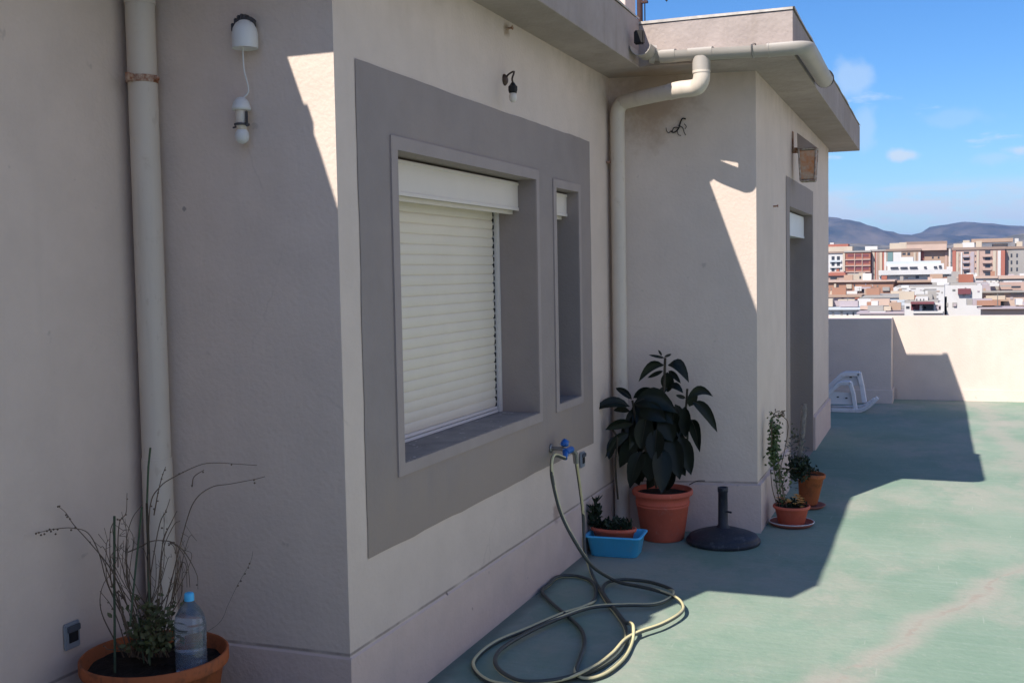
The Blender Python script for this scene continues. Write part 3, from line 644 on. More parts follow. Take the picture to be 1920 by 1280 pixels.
# little lantern lamp on the window wall
l2 = root('wall_lamp', (1.6, -0.01, 2.45), 'small dark wall lamp with curved arm above the window', 'lamp')
w0 = on(947, 150, 1, -0.004); w1 = on(961, 158, 1, -0.075)
MB().lathe((w0.x, -0.001, w0.z), [(.001, -.014), (.018, -.012), (.026, -.004), (.027, 0)], 20, axis='y').build('wall_plate', m_bronze, l2)
MB().tube(catmull([(w0.x, -.005, w0.z), (w0.x, -.02, w0.z+.022), (w0.x+.002, -.048, w0.z+.034), (w1.x, -.074, w1.z+.026), (w1.x, -.076, w1.z+.008)], 5), .0045, 8).build('arm', m_bronze, l2)
c_ = MB(); c_.lathe((w1.x, -.076, w1.z-.028), [(.001, .038), (.008, .034), (.016, .022), (.022, .016), (.022, 0), (.018, -.012), (.001, -.012)], 8, smooth=False); c_.build('lampholder', m_black, l2)
MB().lathe((w1.x, -.076, w1.z-.066), [(.013, .026), (.017, .018), (.018, .004), (.015, -.008), (.008, -.014), (.001, -.016)], 16).build('glass_shade', m_box, l2)

# sockets
def socket(pos, ax, label):
    r_ = root('wall_socket', pos, label, 'wall socket', 'weatherproof wall sockets')
    x, y, z = pos
    MB().bbox((x-.034, y-.012, z-.044), (x+.034, y, z+.044), .004).build('plate', m_sock, r_)
    MB().bbox((x-.020, y-.0145, z-.022), (x+.022, y-.0122, z+.012), .001).build('opening', m_dark, r_)
    MB().bbox((x-.028, y-.022, z+.014), (x+.028, y-.0125, z+.036), .003).build('lid', m_sock2, r_)
m_sock = mat('pale_grey_plastic', (0.30, 0.33, 0.36), 0.4, 0.1, 20); m_sock2 = mat('smoky_plastic', (0.10, 0.11, 0.13), 0.3, 0.1, 20)
q_ = on(136, 1190, 1, PL-.01); socket((q_.x, PL-.001, q_.z), 'y', 'grey wall socket low on the left wall beside the dry potted plant')
q_ = on(1092, 861, 1, -.01); socket((q_.x, -.0045, q_.z), 'y', 'small grey wall socket beside the tap below the narrow window')

# dark gecko-like scroll ornament on the return wall
dv = Vector((RX-A, -B, 0)).normalized(); nv = Vector((dv.y, -dv.x, 0))
if nv.x > 0: nv = -nv
def rw(px, py, off):
    d = FW + (px-960)/F_PX*RT - (py-640)/F_PX*UP; n = Vector((B, RX-A, 0)); t = n.dot(Vector((A, 0, 0))-CAM)/n.dot(d)
    return CAM+d*t+nv*off
orn = root('wall_ornament', rw(1268, 240, 0), 'small dark scrolled metal ornament on the return wall below the drainpipe', 'ornament')
o_ = MB()
for pth, r_ in (([(1286, 224), (1280, 223), (1276, 230), (1273, 240), (1268, 247), (1262, 249), (1258, 246)], .006), ([(1258, 246), (1254, 250), (1250, 246), (1249, 240)], .003),
                ([(1272, 236), (1280, 240), (1283, 249), (1286, 254)], .0035), ([(1270, 246), (1272, 253), (1277, 255)], .003), ([(1260, 248), (1264, 240), (1272, 240)], .004), ([(1284, 243), (1287, 238), (1283, 233)], .003)):
    o_.tube(catmull([rw(a, b, .012) for a, b in pth], 4), r_*.72, 7)
o_.build('scroll', m_black, orn)

# hook / stains: small nails on the walls
for (px, py, lab) in ((951, 54, 'rusty nail stub at the top of the window wall under the roof edge'), (1451, 387, 'dark nail stub in the wall left of the door')):
    p = on(px, py, 1, -.004 if px < 1200 else -B-.004); y0_ = 0 if px < 1200 else -B
    n_ = MB(); n_.tube([(p.x, y0_, p.z), (p.x, y0_-.03, p.z+.002)], .005, 8); n_.lathe((p.x, y0_-.03, p.z+.002), [(.001, -.003), (.010, -.002), (.010, .002), (.001, .003)], 10, axis='y')
    tag(n_.build('wall_nail', m_rust), lab, 'nail')

# rusty lantern by the door
lc = on(1514, 300, 1, -B-0.11)
ln = root('wall_lantern', (lc.x, -B-.11, lc.z), 'rusty square wall lantern with amber panes above the door', 'lantern')
k0, k1 = 0.050, 0.062   # half widths bottom / top
zt, zb = lc.z+.075, lc.z-.155
fr_ = MB()
cs = lambda h, z: [Vector((lc.x+sx*h, -B-.115+sy*h, z)) for sx, sy in ((-1,-1),(1,-1),(1,1),(-1,1))]
Tt, Bb = cs(k1, zt), cs(k0, zb)
for i in range(4):
    fr_.tube([Bb[i], Tt[i]], .007, 4); fr_.tube([Bb[i], Bb[(i+1)%4]], .007, 4); fr_.tube([Tt[i], Tt[(i+1)%4]], .007, 4)
fr_.face(list(reversed(Bb)))
fr_.build('frame', m_oldw, ln)
pn = MB()
for i in range(4):
    a_, b_2, c_2, d_2 = Bb[i], Bb[(i+1)%4], Tt[(i+1)%4], Tt[i]
    cc = (a_+b_2+c_2+d_2)/4; pn.face([cc+(v-cc)*0.9 for v in (a_, b_2, c_2, d_2)])
pn.build('pane', m_amber, ln)
rc = MB(); top = Vector((lc.x, -B-.035, zt+.13)); ov = cs(k1+.008, zt+.006)
for i in range(4): rc.face([ov[i], ov[(i+1)%4], top])
rc.face(list(reversed(ov))); rc.build('lantern_roof', m_trim, ln)
br = MB(); br.bbox((lc.x-.012, -B-.06, zt-.02), (lc.x+.012, -B-.003, zt+.02), .002)
br.bbox((lc.x-.03, -B-.008, zt-.02), (lc.x+.03, -B-.0032, zt+.14), .003)
br.build('bracket', m_rust, ln)

# ------------------------------------------------------------------ tap and hose
tz = on(1062, 838, 1, -.09)
tap = root('garden_tap', (tz.x, 0, tz.z), 'wall tap with bright blue hose connector under the narrow window', 'tap')
TX, TZ = tz.x, tz.z
b1 = MB(); b1.tube([(TX, 0, TZ-.01), (TX, -.075, TZ-.01)], .011, 12); b1.tube([(TX, -.065, TZ-.01), (TX-.0, -.095, TZ-.02), (TX, -.10, TZ-.045)], .012, 12); b1.lathe((TX, -.004, TZ-.01), [(.012, 0), (.024, -.001), (.024, -.006), (.012, -.010)], 16, axis='y'); b1.build('spout', m_metal, tap)
b2 = MB(); b2.lathe((TX+.02, -.075, TZ), [(.012, 0), (.020, .004), (.022, .020), (.016, .032), (.006, .040), (.001, .041)], 12); b2.bbox((TX-.03, -.088, TZ+.012), (TX+.07, -.062, TZ+.026), .006); b2.build('handle', m_bluet, tap)
b3 = MB(); b3.tube([(TX-.045, -.10, TZ-.018), (TX+.05, -.10, TZ-.018)], .017, 14); b3.tube([(TX-.04, -.10, TZ-.02), (TX-.075, -.105, TZ-.045)], .014, 12); b3.build('splitter', m_bluet, tap)
b4 = MB(); b4.tube([(TX+.05, -.10, TZ-.02), (TX+.10, -.105, TZ-.05), (TX+.115, -.105, TZ-.10)], .015, 12); b4.build('valve', m_metal, tap)

def fl_(px, py, z=.009):
    p = on(px, py, 2, z); p.y = min(p.y, -.028); return p
HR = 0.0090
hp = []
hp += [Vector((TX+.115, -.105, TZ-.10)), on(1087, 912, 1, -.09), on(1093, 960, 1, -.09), on(1095, 1005, 1, -.10), on(1097, 1035, 1, -.13)]
fl1 = [(1110, 1075), (1122, 1100), (1140, 1130), (1160, 1155), (1174, 1180), (1170, 1207), (1148, 1235), (1100, 1262), (1040, 1277), (975, 1285), (918, 1277), (889, 1252), (895, 1230), (930, 1203), (985, 1180),
       (1050, 1152), (1098, 1136), (1117, 1118), (1112, 1092), (1085, 1080), (1045, 1080), (1020, 1093), (1017, 1108), (1035, 1130), (1065, 1155), (1090, 1180), (1096, 1205), (1088, 1232), (1080, 1262), (1100, 1272), (1135, 1262), (1168, 1235), (1184, 1205)]
fl2 = [(1172, 1165), (1156, 1145), (1138, 1122), (1130, 1105), (1140, 1091), (1170, 1086), (1215, 1090), (1252, 1101), (1263, 1110), (1255, 1122), (1225, 1133), (1170, 1134), (1110, 1138), (1055, 1156), (1000, 1180), (955, 1205), (932, 1225), (930, 1246), (950, 1265), (985, 1277), (1050, 1272), (1110, 1252), (1148, 1225), (1172, 1199), (1200, 1184), (1240, 1170), (1272, 1152), (1281, 1138), (1270, 1122), (1240, 1109), (1200, 1099), (1165, 1092)]
n1 = len(fl1)
for k, (a, b) in enumerate(fl1): hp.append(fl_(a, b, .010+0.006*(k/n1)))
hp.append(fl_(1187, 1176, .05)); hp.append(fl_(1181, 1168, .04))
for k, (a, b) in enumerate(fl2): hp.append(fl_(a, b, .022+0.012*(k/len(fl2))))
hp += [fl_(1142, 1082, .05), on(1110, 1060, 1, -.30), on(1080, 1018, 1, -.24), on(1053, 965, 1, -.17), on(1038, 910, 1, -.13), on(1034, 878, 1, -.12), on(1039, 854, 1, -.115), Vector((TX-.075, -.105, TZ-.045))]
hose_path = catmull(hp, 7)
# the hose is dark on one side and pale yellow on the other; it twists as it lies
hs_ = root('garden_hose', (1.6, -.5, 0), 'long dark hose with pale yellow side looped on the green floor below the tap', 'hose')
MB().tube(hose_path, HR, 10).build('hose_tube', m_hosed, hs_)
n0, nf1, nf2 = 5, len(fl1), len(fl2)
def yel(i):       # 1 where the yellow side lies uppermost, at control point i
    if i < n0: return .3
    k = i-n0
    if k < nf1: return 0.4 if k < 5 else (1.0 if k < 17 else (0.0 if k < nf1-5 else .8))
    k -= nf1
    if k < 2: return .9
    k -= 2
    if k < nf2: return 0.0 if k < 8 else (.95 if k < 14 else (.25 if k < 21 else (1.0 if k < 30 else .2)))
    return .85
st_ = MB(); side = []
for k, p in enumerate(hose_path):
    t = (hose_path[min(k+1, len(hose_path)-1)]-hose_path[max(k-1, 0)]).normalized(); n = t.cross(Vector((0, 0, 1)))
    n = n.normalized() if n.length > .1 else Vector((1, 0, 0)); u2 = n.cross(t)
    i = k/7; v = yel(int(i))*(1-i%1)+yel(min(int(i)+1, len(hp)-1))*(i%1); a = -PI*.55+v*PI*1.05
    side.append(p + (n*math.cos(a) + u2*math.sin(a))*HR*.40)
st_.tube(side, HR*.80, 8, True); st_.build('stripe', m_hose, hs_)

# ------------------------------------------------------------------ pots and plants
def grime(m, tone, scale=18, lo=.52, amt=.5):
    nt = m.node_tree; b = nt.nodes['Principled BSDF']; tc = nt.nodes.new('ShaderNodeTexCoord'); src = tc.outputs['Object']
    lk = b.inputs['Base Color'].links; base = lk[0].from_socket if lk else tuple(b.inputs['Base Color'].default_value[:3])
    c = nmix(nt, nramp(nt, nnoise(nt, src, scale, 6, .7), lo, lo+.14, 0, amt), base, tone)
    c = nmix(nt, nramp(nt, nnoise(nt, src, scale*4, 3, .6, (1, 1, .35)), .62, .72, 0, amt*.8), c, tone)
    nt.links.new(c, b.inputs['Base Color'])
grime(m_terra, (.60, .33, .27), 14, .58, .3); grime(m_terra2, (.16, .07, .04), 12, .5, .6); grime(m_blue, (.30, .50, .68), 16, .58, .35); grime(m_iron, (.13, .13, .14), 12, .54, .5); grime(m_pvc, (.42, .33, .25), 9, .60, .35); grime(m_hose, (.36, .33, .22), 20, .56, .4)
def pot_mesh(c, rb, rt, h, rim=0.02, rimh=0.03, seg=40, lobes=0, ribs=()):
    b = MB(); t = 0.008
    prof = [(0.001, 0.0), (rb*0.95, 0.0), (rb, 0.006)]
    zr_ = h-rimh; rr = rb+(rt-rim*0.6-rb)*(zr_/h)
    for q in ribs: prof += [(rb+(rr-rb)*q, zr_*q-.006), (rb+(rr-rb)*q+.004, zr_*q-.003), (rb+(rr-rb)*q+.004, zr_*q+.003), (rb+(rr-rb)*q, zr_*q+.006)]
    prof += [(rr, zr_), (rt-.002, zr_+.004), (rt, zr_+.010), (rt, h-.004), (rt-.004, h), (rt-t, h), (rt-t-.002, h-.004), (rr-t, zr_-.01), (rb*.9, 0.02), (.001, .02)]
    b.lathe(c, prof, seg); return b
def soil(c, r, z, bumpy=.008):
    b = MB(); rows = []; 
    for i in range(7):
        rr = r*i/6+.0005; rows.append([(c[0]+rr*math.cos(a), c[1]+rr*math.sin(a), z+bumpy*noise.noise(Vector((rr*30*math.cos(a), rr*30*math.sin(a), 3)))) for a in [2*PI*k/28 for k in range(28)]])
    b.grid(rows, True, True); return b
def leaf(b, base, tip, wid, up=None, sag=0.0, fold=0.25, n=7, roll=0.0, sharp=1.0):
    base, tip = Vector(base), Vector(tip); d = tip-base; ln = d.length
    if ln < 1e-5: return
    view = (CAM-base).normalized() if up is None else Vector(up)
    side = d.cross(view)
    if side.length < 1e-5: side = d.orthogonal()
    side.normalize(); nrm = side.cross(d).normalized()
    R_ = Matrix.Rotation(roll, 3, d.normalized()); side = R_@side; nrm = R_@nrm
    rows = []
    for i in range(n+1):
        t = i/n; w_ = wid*0.5*(math.sin(PI*min(1, t**0.85))**0.72)*(1 if t < .98 else 0)+.0006
        p = base+d*t+Vector((0, 0, sag*4*t*(1-t)))
        rows.append([p-side*w_+nrm*w_*fold, p-side*w_*.5+nrm*w_*fold*.35, p, p+side*w_*.5+nrm*w_*fold*.35, p+side*w_+nrm*w_*fold])
    b.grid(rows, True)

# rubber plant
rp = (3.17, -0.343, 0)
rub = root('potted_rubber_plant', rp, 'tall rubber plant with large dark leaves in a terracotta pot in the inner corner', 'potted plant')
pot_mesh(rp, 0.126, 0.180, 0.300, .02, .034, ribs=(.78, .84)).build('pot', m_terra, rub)
soil(rp, .165, .272).build('soil', m_soil, rub)
def zp(x, y, dz=0.0): return at(1100+x/4.265, 640+y/4.265, RD+dz)
RD = (Vector((3.16, -.335, .7))-CAM).dot(FW)
stm = MB()
for pts, r_ in (([(600, 1170), (610, 900), (600, 600), (615, 430), (628, 130)], .008), ([(560, 1170), (480, 900), (400, 650), (365, 470)], .007), ([(650, 1170), (700, 900), (770, 700), (795, 520), (805, 380)], .007), ([(600, 1160), (540, 850), (500, 560)], .006), ([(250, 1260), (230, 1000), (245, 780), (205, 700)], .006)):
    stm.tube(catmull([zp(a, b, random.uniform(-.02, .05)) for a, b in pts], 4), r_, 7)
stm.tube(catmull([zp(820, 1145), zp(880, 1115, -.05), zp(945, 1112, -.06)], 4), .003, 5)
lf = MB()
LV = [((622,132),(498,108),22,0,0),((620,125),(678,100),20,0,0),((600,112),(572,68),18,0,0),
 ((618,188),(415,322),72,.045,0),((650,188),(818,328),95,.05,0),((610,235),(488,290),34,.0,0),((655,235),(752,335),46,.01,0),((645,245),(650,405),104,0,-.03),((645,370),(572,408),46,.0,0),((655,360),(772,412),60,.02,-.02),
 ((362,462),(232,372),54,.01,0),((372,452),(526,380),66,.015,0),((345,520),(58,548),88,.035,0),((345,555),(215,552),50,.01,.04),((372,500),(722,572),165,.06,-.05),
 ((800,470),(1010,440),72,.05,0),((850,480),(1044,725),86,.04,0),((820,520),(870,372),80,.0,.04),((790,452),(712,428),30,0,0),((785,520),(790,765),108,.0,-.03),((825,625),(905,885),100,.05,0),((745,755),(835,1068),130,.02,-.05),
 ((372,660),(148,705),84,.02,0),((335,735),(150,925),80,.03,0),((215,760),(178,945),70,.0,.03),((420,560),(640,640),150,.03,-.06),((480,600),(430,860),150,0,-.04),((600,600),(690,800),150,0,-.04),((560,700),(540,960),150,.0,-.08),
 ((660,760),(745,1105),150,.02,-.04),((600,850),(600,1215),155,.02,-.1),((520,860),(500,1120),140,0,-.05),((440,880),(345,1175),130,.03,-.03),((400,800),(262,1010),120,.03,0),((680,620),(700,790),110,0,.02),
 ((450,700),(300,880),120,.03,.05),((380,640),(280,720),80,0,.06),((640,700),(560,880),120,0,.05),((530,480),(400,600),120,.01,.03),((600,540),(480,700),130,.01,.05),((700,560),(690,690),110,.01,0),
 ((350,900),(420,1150),120,0,.08),((500,900),(650,1150),130,0,.08),((560,560),(690,660),110,.02,-.02),((770,640),(740,780),70,0,.05),((300,750),(270,950),70,0,.08),((700,900),(790,1075),80,0,.06),((620,1000),(480,1180),120,.02,.02),((690,1000),(640,1190),110,.0,0)]
for (b0, t0, wd, sg, dz) in LV:
    j = random.uniform(-.05, .05)
    leaf(lf, zp(*b0, dz*.5), zp(*t0, dz+j), wd/4.265/ (F_PX/RD)*1.02, None, sg, .28, roll=random.uniform(-.45, .45))
rl = random.Random(4)
for _ in range(30):
    x0_, y0_ = rl.uniform(380, 720), rl.uniform(470, 880); sgn = 1 if x0_ > 560 else -1
    leaf(lf, zp(x0_, y0_, .06), zp(x0_+sgn*rl.uniform(10, 110), y0_+rl.uniform(190, 300), rl.uniform(-.02, .12)), rl.uniform(75, 105)/4.265/(F_PX/RD), None, rl.uniform(0, .03), .28, roll=rl.uniform(-.6, .6))
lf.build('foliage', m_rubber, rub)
vn = stm  # leaf midribs go into the same mesh as the stems
for i, (b0, t0, wd, sg, dz) in enumerate(LV):
    if i % 2: continue
    p0, p1 = zp(*b0, dz*.5-.006), zp(*t0, dz-.006)
    vn.tube([p0+(p1-p0)*t+Vector((0, 0, sg*4*t*(1-t))) for t in (0, .2, .4, .6, .8)], [.0018, .0016, .0013, .001, .0006], 4)
vn.build('stem_and_midribs', m_stem, rub)

# small clump helper
def clump(b, c, rx, ry, rz, n, ls, rnd, up=.4):
    for _ in range(n):
        a = rnd.uniform(0, 2*PI); r = math.sqrt(rnd.random()); p = Vector((c[0]+rx*r*math.cos(a), c[1]+ry*r*math.sin(a), c[2]+rz*rnd.random()))
        d = Vector((rnd.uniform(-1, 1), rnd.uniform(-1, 1), rnd.uniform(-.3, 1)+up)).normalized()*ls*rnd.uniform(.6, 1.3)
        leaf(b, p, p+d, ls*.42, (rnd.uniform(-1, 1), rnd.uniform(-1, 1), 1.2), 0, .2, n=3)
# blue basin with a planter in it
rnd = random.Random(5)
bc = (2.74, -0.175)
bs = root('blue_basin', (bc[0], bc[1], 0), 'bright blue plastic wash basin holding a low planter beside the window wall', 'basin')
def rrect(cx, cy, hx, hy, r, z, n=6, rot=0):
    pts = []
    for (sx, sy, a0) in ((1, 1, 0), (-1, 1, PI/2), (-1, -1, PI), (1, -1, 1.5*PI)):
        for k in range(n+1):
            a = a0+PI/2*k/n; x = sx*(hx-r)+r*math.cos(a); y = sy*(hy-r)+r*math.sin(a)
            pts.append(Vector((cx+x*math.cos(rot)-y*math.sin(rot), cy+x*math.sin(rot)+y*math.cos(rot), z)))
    return pts
b = MB(); ro = .06
prof = [(.085, .125, .0), (.092, .132, .004), (.112, .150, .108), (.125, .163, .112), (.125, .163, .120), (.110, .148, .121), (.107, .145, .112), (.088, .128, .010)]
b.grid([rrect(bc[0], bc[1], hx, hy, .035, z, rot=ro) for hx, hy, z in prof], True, True)
b.face(rrect(bc[0], bc[1], .085, .125, .035, 0, rot=ro)); b.face(rrect(bc[0], bc[1], .088, .128, .035, .010, rot=ro)); b.build('tub', m_blue, bs)
pl = root('low_planter', (bc[0], bc[1]+.01, .012), 'low terracotta bowl of dark green herbs standing in the blue basin', 'potted plant')
b = MB(); pc = (bc[0], bc[1]+.015, .012); b.lathe(pc, [(.001, 0), (.06, 0), (.065, .005), (.085, .118), (.092, .120), (.094, .126), (.094, .138), (.088, .140), (.080, .13), (.001, .12)], 36, sx=.85, sy=1.42)
b.build('pot', m_terra, pl)
b = MB(); clump(b, (pc[0], pc[1], .14), .07, .11, .035, 260, .035, rnd); clump(b, (pc[0]+.0, pc[1]+.11, .14), .045, .03, .11, 150, .035, rnd); clump(b, (pc[0]+.0, pc[1]+.10, .24), .015, .015, .06, 22, .035, rnd, 1.2)
b.build('foliage', m_leafd, pl)

# umbrella base
uc = (3.165, -0.705)
ub = root('parasol_base', (uc[0], uc[1], 0), 'round dark parasol base with upright tube standing by the return wall', 'parasol base')
b = MB(); b.lathe((uc[0], uc[1], 0), [(.001, 0), (.205, 0), (.214, .006), (.216, .018), (.213, .026), (.204, .030), (.203, .036), (.198, .046), (.170, .058), (.120, .074), (.07, .088), (.045, .092), (.001, .094)], 48); b.build('disc', m_iron, ub)
b = MB(); b.lathe((uc[0], uc[1], 0), [(.040, .088), (.036, .10), (.029, .108), (.027, .30), (.030, .302), (.031, .328), (.028, .330), (.024, .330), (.023, .25), (.001, .25)], 28); b.build('tube', m_iron, ub)
MB().tube([(uc[0]-.02, uc[1]-.025, .19), (uc[0]-.035, uc[1]-.055, .19)], .006, 8).build('screw', m_iron, ub)

# flower bowl on saucer, and pot behind it
fc = (3.73, -1.03)
fb = root('flower_bowl', (fc[0], fc[1], 0), 'terracotta bowl of orange flowers and a climbing vine on a pale rimmed saucer', 'potted plant')
m_sauc = mat('saucer', (0.33, 0.12, 0.09), 0.7, 0.15, 10); 
b = MB(); b.lathe((fc[0], fc[1], 0), [(.001, .0), (.115, .0), (.130, .012), (.138, .024), (.134, .026), (.124, .012), (.001, .010)], 40); b.build('saucer', m_sauc, fb)
b = MB(); b.lathe((fc[0], fc[1], 0), [(.138, .0245), (.140, .027), (.137, .030), (.133, .0265)], 40); b.build('rim', m_white, fb)
pot_mesh((fc[0], fc[1], .011), .080, .114, .118, .012, .022).build('pot', m_terra, fb)
soil(fc, .10, .118).build('soil', m_soil, fb)
b = MB(); vp = lambda px, py, dz=0: at(px, py, FD+dz)
FD = (Vector((fc[0], fc[1], .4))-CAM).dot(FW)
rnd = random.Random(11)
def along(b, pts, n, spread, ls, rnd, wr=.55):
    P = catmull(pts, 10)
    for _ in range(n):
        p = rnd.choice(P)+Vector((rnd.gauss(0, spread), rnd.gauss(0, spread), rnd.gauss(0, spread)))
        d = Vector((rnd.uniform(-1, 1), rnd.uniform(-1, 1), rnd.uniform(-1, .6))).normalized()*ls*rnd.uniform(.6, 1.3)
        leaf(b, p, p+d, ls*wr, (rnd.uniform(-1, 1)-.6, rnd.uniform(-1, 1)-.5, .6), 0, .2, n=3)
along(b, [vp(1452, 785), vp(1451, 815), vp(1450, 850), vp(1455, 862)], 240, .018, .026, rnd); along(b, [vp(1450, 800), vp(1450, 850)], 110, .010, .026, rnd)
along(b, [vp(1453, 862), vp(1458, 880), vp(1462, 900), vp(1468, 935)], 110, .024, .024, rnd)
b.build('vine_leaves', m_vine, fb)
b = MB()
for pts in ([(1462, 950), (1455, 900), (1448, 860), (1447, 800), (1452, 775), (1462, 770)], [(1466, 950), (1462, 890), (1470, 850), (1478, 800), (1470, 782), (1455, 778)], [(1470, 950), (1468, 905), (1482, 880), (1492, 878)], [(1458, 950), (1448, 915), (1445, 880)], [(1475, 950), (1460, 870), (1456, 820)]):
    b.tube(catmull([vp(a, c, rnd.uniform(-.03, .03)) for a, c in pts], 5), .0028, 5)
for k in range(16): 
    p = vp(1450+rnd.random()*22, 768+rnd.random()*12); b.tube([p, p+Vector((rnd.uniform(-.03, .03), rnd.uniform(-.03, .03), rnd.uniform(-.02, .02)))], .003, 4)
b.build('vine_stems', m_twig, fb)
b = MB()
for k in range(26):
    a = rnd.uniform(0, 2*PI); r = .085*math.sqrt(rnd.random()); c_ = Vector((fc[0]+r*math.cos(a), fc[1]+r*math.sin(a), .125+.05*rnd.random()))
    for j in range(5): 
        aa = 2*PI*j/5; leaf(b, c_, c_+Vector((.020*math.cos(aa), .020*math.sin(aa), .008)), .016, (0, 0, 1), 0, .2, n=3)
b.build('flowers', m_petal, fb)
b = MB(); clump(b, (fc[0], fc[1], .12), .09, .09, .03, 120, .026, rnd); b.build('foliage', m_leafd, fb)

gc = (4.30, -1.07)
gp = root('potted_climber', (gc[0], gc[1], 0), 'leaning orange terracotta pot with grey plant and coir pole beside the door', 'potted plant')
b = MB(); tilt = Matrix.Rotation(.10, 3, 'X')
pm = pot_mesh((0, 0, 0), .060, .095, .21, .012, .03)
pm.v = [tilt@v+Vector((gc[0], gc[1], .025)) for v in pm.v]; pm.build('pot', m_terra2, gp)
b = MB(); b.lathe((gc[0], gc[1], 0), [(.001, 0), (.09, 0), (.115, .02), (.111, .022), (.088, .008), (.001, .008)], 32); b.build('saucer', m_sauc, gp)
sm_ = soil((0, 0), .078, .19); sm_.v = [tilt@v+Vector((gc[0], gc[1], .025)) for v in sm_.v]; sm_.build('soil', m_soil, gp)
GD = (Vector((gc[0], gc[1], .4))-CAM).dot(FW); vp2 = lambda px, py, dz=0: at(px, py, GD+dz)
b = MB(); P = catmull([vp2(1512, 905), vp2(1500, 860), vp2(1504, 815), vp2(1507, 780), vp2(1508, 757)], 6)
b.tube(P, [.018+.003*math.sin(k*2.1) for k in range(len(P))], 9); b.build('coir_pole', m_moss, gp)
b = MB(); along(b, [vp2(1492, 845), vp2(1497, 870), vp2(1500, 900)], 150, .035, .032, rnd, .35); along(b, [vp2(1496, 820), vp2(1500, 845)], 60, .022, .03, rnd, .3); b.build('grey_leaves', m_grey, gp)
b = MB(); clump(b, (gc[0]-.12, gc[1]+.04, .20), .10, .07, .14, 420, .03, rnd); clump(b, (gc[0]+.02, gc[1]-.01, .235), .07, .06, .03, 70, .025, rnd); b.build('dark_leaves', m_leafd, gp)
b = MB(); along(b, [vp2(1470, 885), vp2(1482, 878), vp2(1492, 875)], 40, .02, .03, rnd, .5); along(b, [vp2(1486, 800, .05), vp2(1490, 830, .05)], 30, .015, .02, rnd, .5); b.build('green_leaves', m_leaf, gp)

# dry plant, left foreground
dc = (-0.375, on(291, 1243, 0, -0.375).y)
DD = (Vector((dc[0], dc[1], .5))-CAM).dot(FW)
dz_ = on(292, 1222, 0, dc[0]).z
DH = dz_
dpn = root('potted_dry_plant', (dc[0], dc[1], 0), 'wide orange terracotta pot with tall dry twiggy stems in the left foreground', 'potted plant')
pot_mesh((dc[0], dc[1], 0), 0.160, 0.236, DH, .016, .045, 56).build('pot', m_terra2, dpn)
soil(dc, .216, DH-.045, .016).build('soil', m_soil, dpn)
def v3(x, y, dz=0):
    d = DD+dz; p = at(x/2.667, 800+y/2.667, d)
    while p.y > PL-.025 or (p.x > -.02 and p.y > 0): d -= .02; p = at(x/2.667, 800+y/2.667, d)
    return p
rnd = random.Random(21)
cn = MB()
for pts, r_ in (([(575, 1240), (572, 800), (572, 445)], .0042), ([(750, 1190), (748, 900), (740, 600), (735, 385)], .0032), ([(735, 380), (742, 200), (752, 105)], .0036), ([(650, 990), (675, 740), (710, 400)], .0034), ([(745, 1180), (746, 850)], .004), ([(690, 940), (720, 1180)], .002)):
    cn.tube([v3(a, b, rnd.uniform(-.05, .03)) for a, b in pts], r_, 6)
cn.build('canes', m_twig2, dpn)
MB().tube([v3(745, 1150), v3(748, 860), v3(742, 600), v3(734, 380)], [.006, .006, .005, .004], 7).build('dry_stem', m_stem, dpn)
tw = MB()
TW = [[(740, 1180), (640, 1000), (540, 790), (495, 630), (440, 530), (360, 505), (290, 508), (250, 515), (180, 530)], [(620, 1150), (520, 960), (500, 860), (520, 780), (560, 730)], [(640, 900), (560, 720), (460, 590), (370, 490), (330, 430), (290, 395)],
 [(640, 1000), (530, 700), (495, 630)], [(730, 1150), (660, 880), (630, 690), (632, 570), (660, 460), (710, 390)], [(620, 860), (560, 790), (550, 640), (552, 520), (570, 470)], [(590, 700), (590, 560), (600, 470), (630, 430), (635, 330)],
 [(760, 1150), (745, 700), (750, 400), (800, 300), (880, 245), (1000, 190), (1080, 180), (1180, 185), (1285, 192)], [(780, 1120), (850, 800), (930, 480), (980, 360), (1060, 300), (1150, 285), (1270, 262), (1325, 248)],
 [(770, 1100), (800, 700), (820, 560), (860, 470), (885, 420)], [(760, 1150), (800, 850), (810, 600), (830, 520)], [(770, 440), (790, 330), (810, 250), (828, 200)], [(960, 300), (970, 250), (1020, 215)], [(640, 625), (700, 600), (760, 570), (840, 570), (880, 590), (920, 640), (940, 700), (950, 800)],
 [(850, 575), (900, 600), (940, 650), (985, 740), (990, 810)], [(830, 1080), (860, 850), (890, 700), (895, 650)], [(860, 900), (880, 790), (890, 700), (870, 600), (840, 580)], [(800, 1100), (850, 900), (900, 700), (930, 690), (935, 800)],
 [(740, 1170), (620, 1120), (540, 1110), (525, 1095)], [(700, 1160), (620, 1110), (590, 1080)], [(640, 1140), (600, 1000), (560, 900), (500, 820)], [(720, 940), (790, 520), (830, 420), (850, 360)], [(640, 1050), (590, 820), (640, 900), (680, 980)],
 [(760, 1130), (810, 870), (800, 740), (820, 600), (870, 490), (900, 470)], [(780, 1150), (760, 950), (700, 850), (650, 830)], [(1090, 985), (1115, 930), (1140, 890)], [(1185, 795), (1225, 730), (1250, 680), (1265, 620)]]
for pts in TW[:-2]:
    P = catmull([v3(a, b, rnd.uniform(-.05, .05)) for a, b in pts], 5); tw.tube(P, [max(.0011, .0023*(1-.6*k/len(P))) for k in range(len(P))], 5)
P = catmull([v3(a, b, 0) for a, b in [(830, 1130), (930, 1080), (1090, 985), (1140, 890), (1185, 795), (1250, 680), (1265, 620)]], 5); tw.tube(P, .0007, 4)
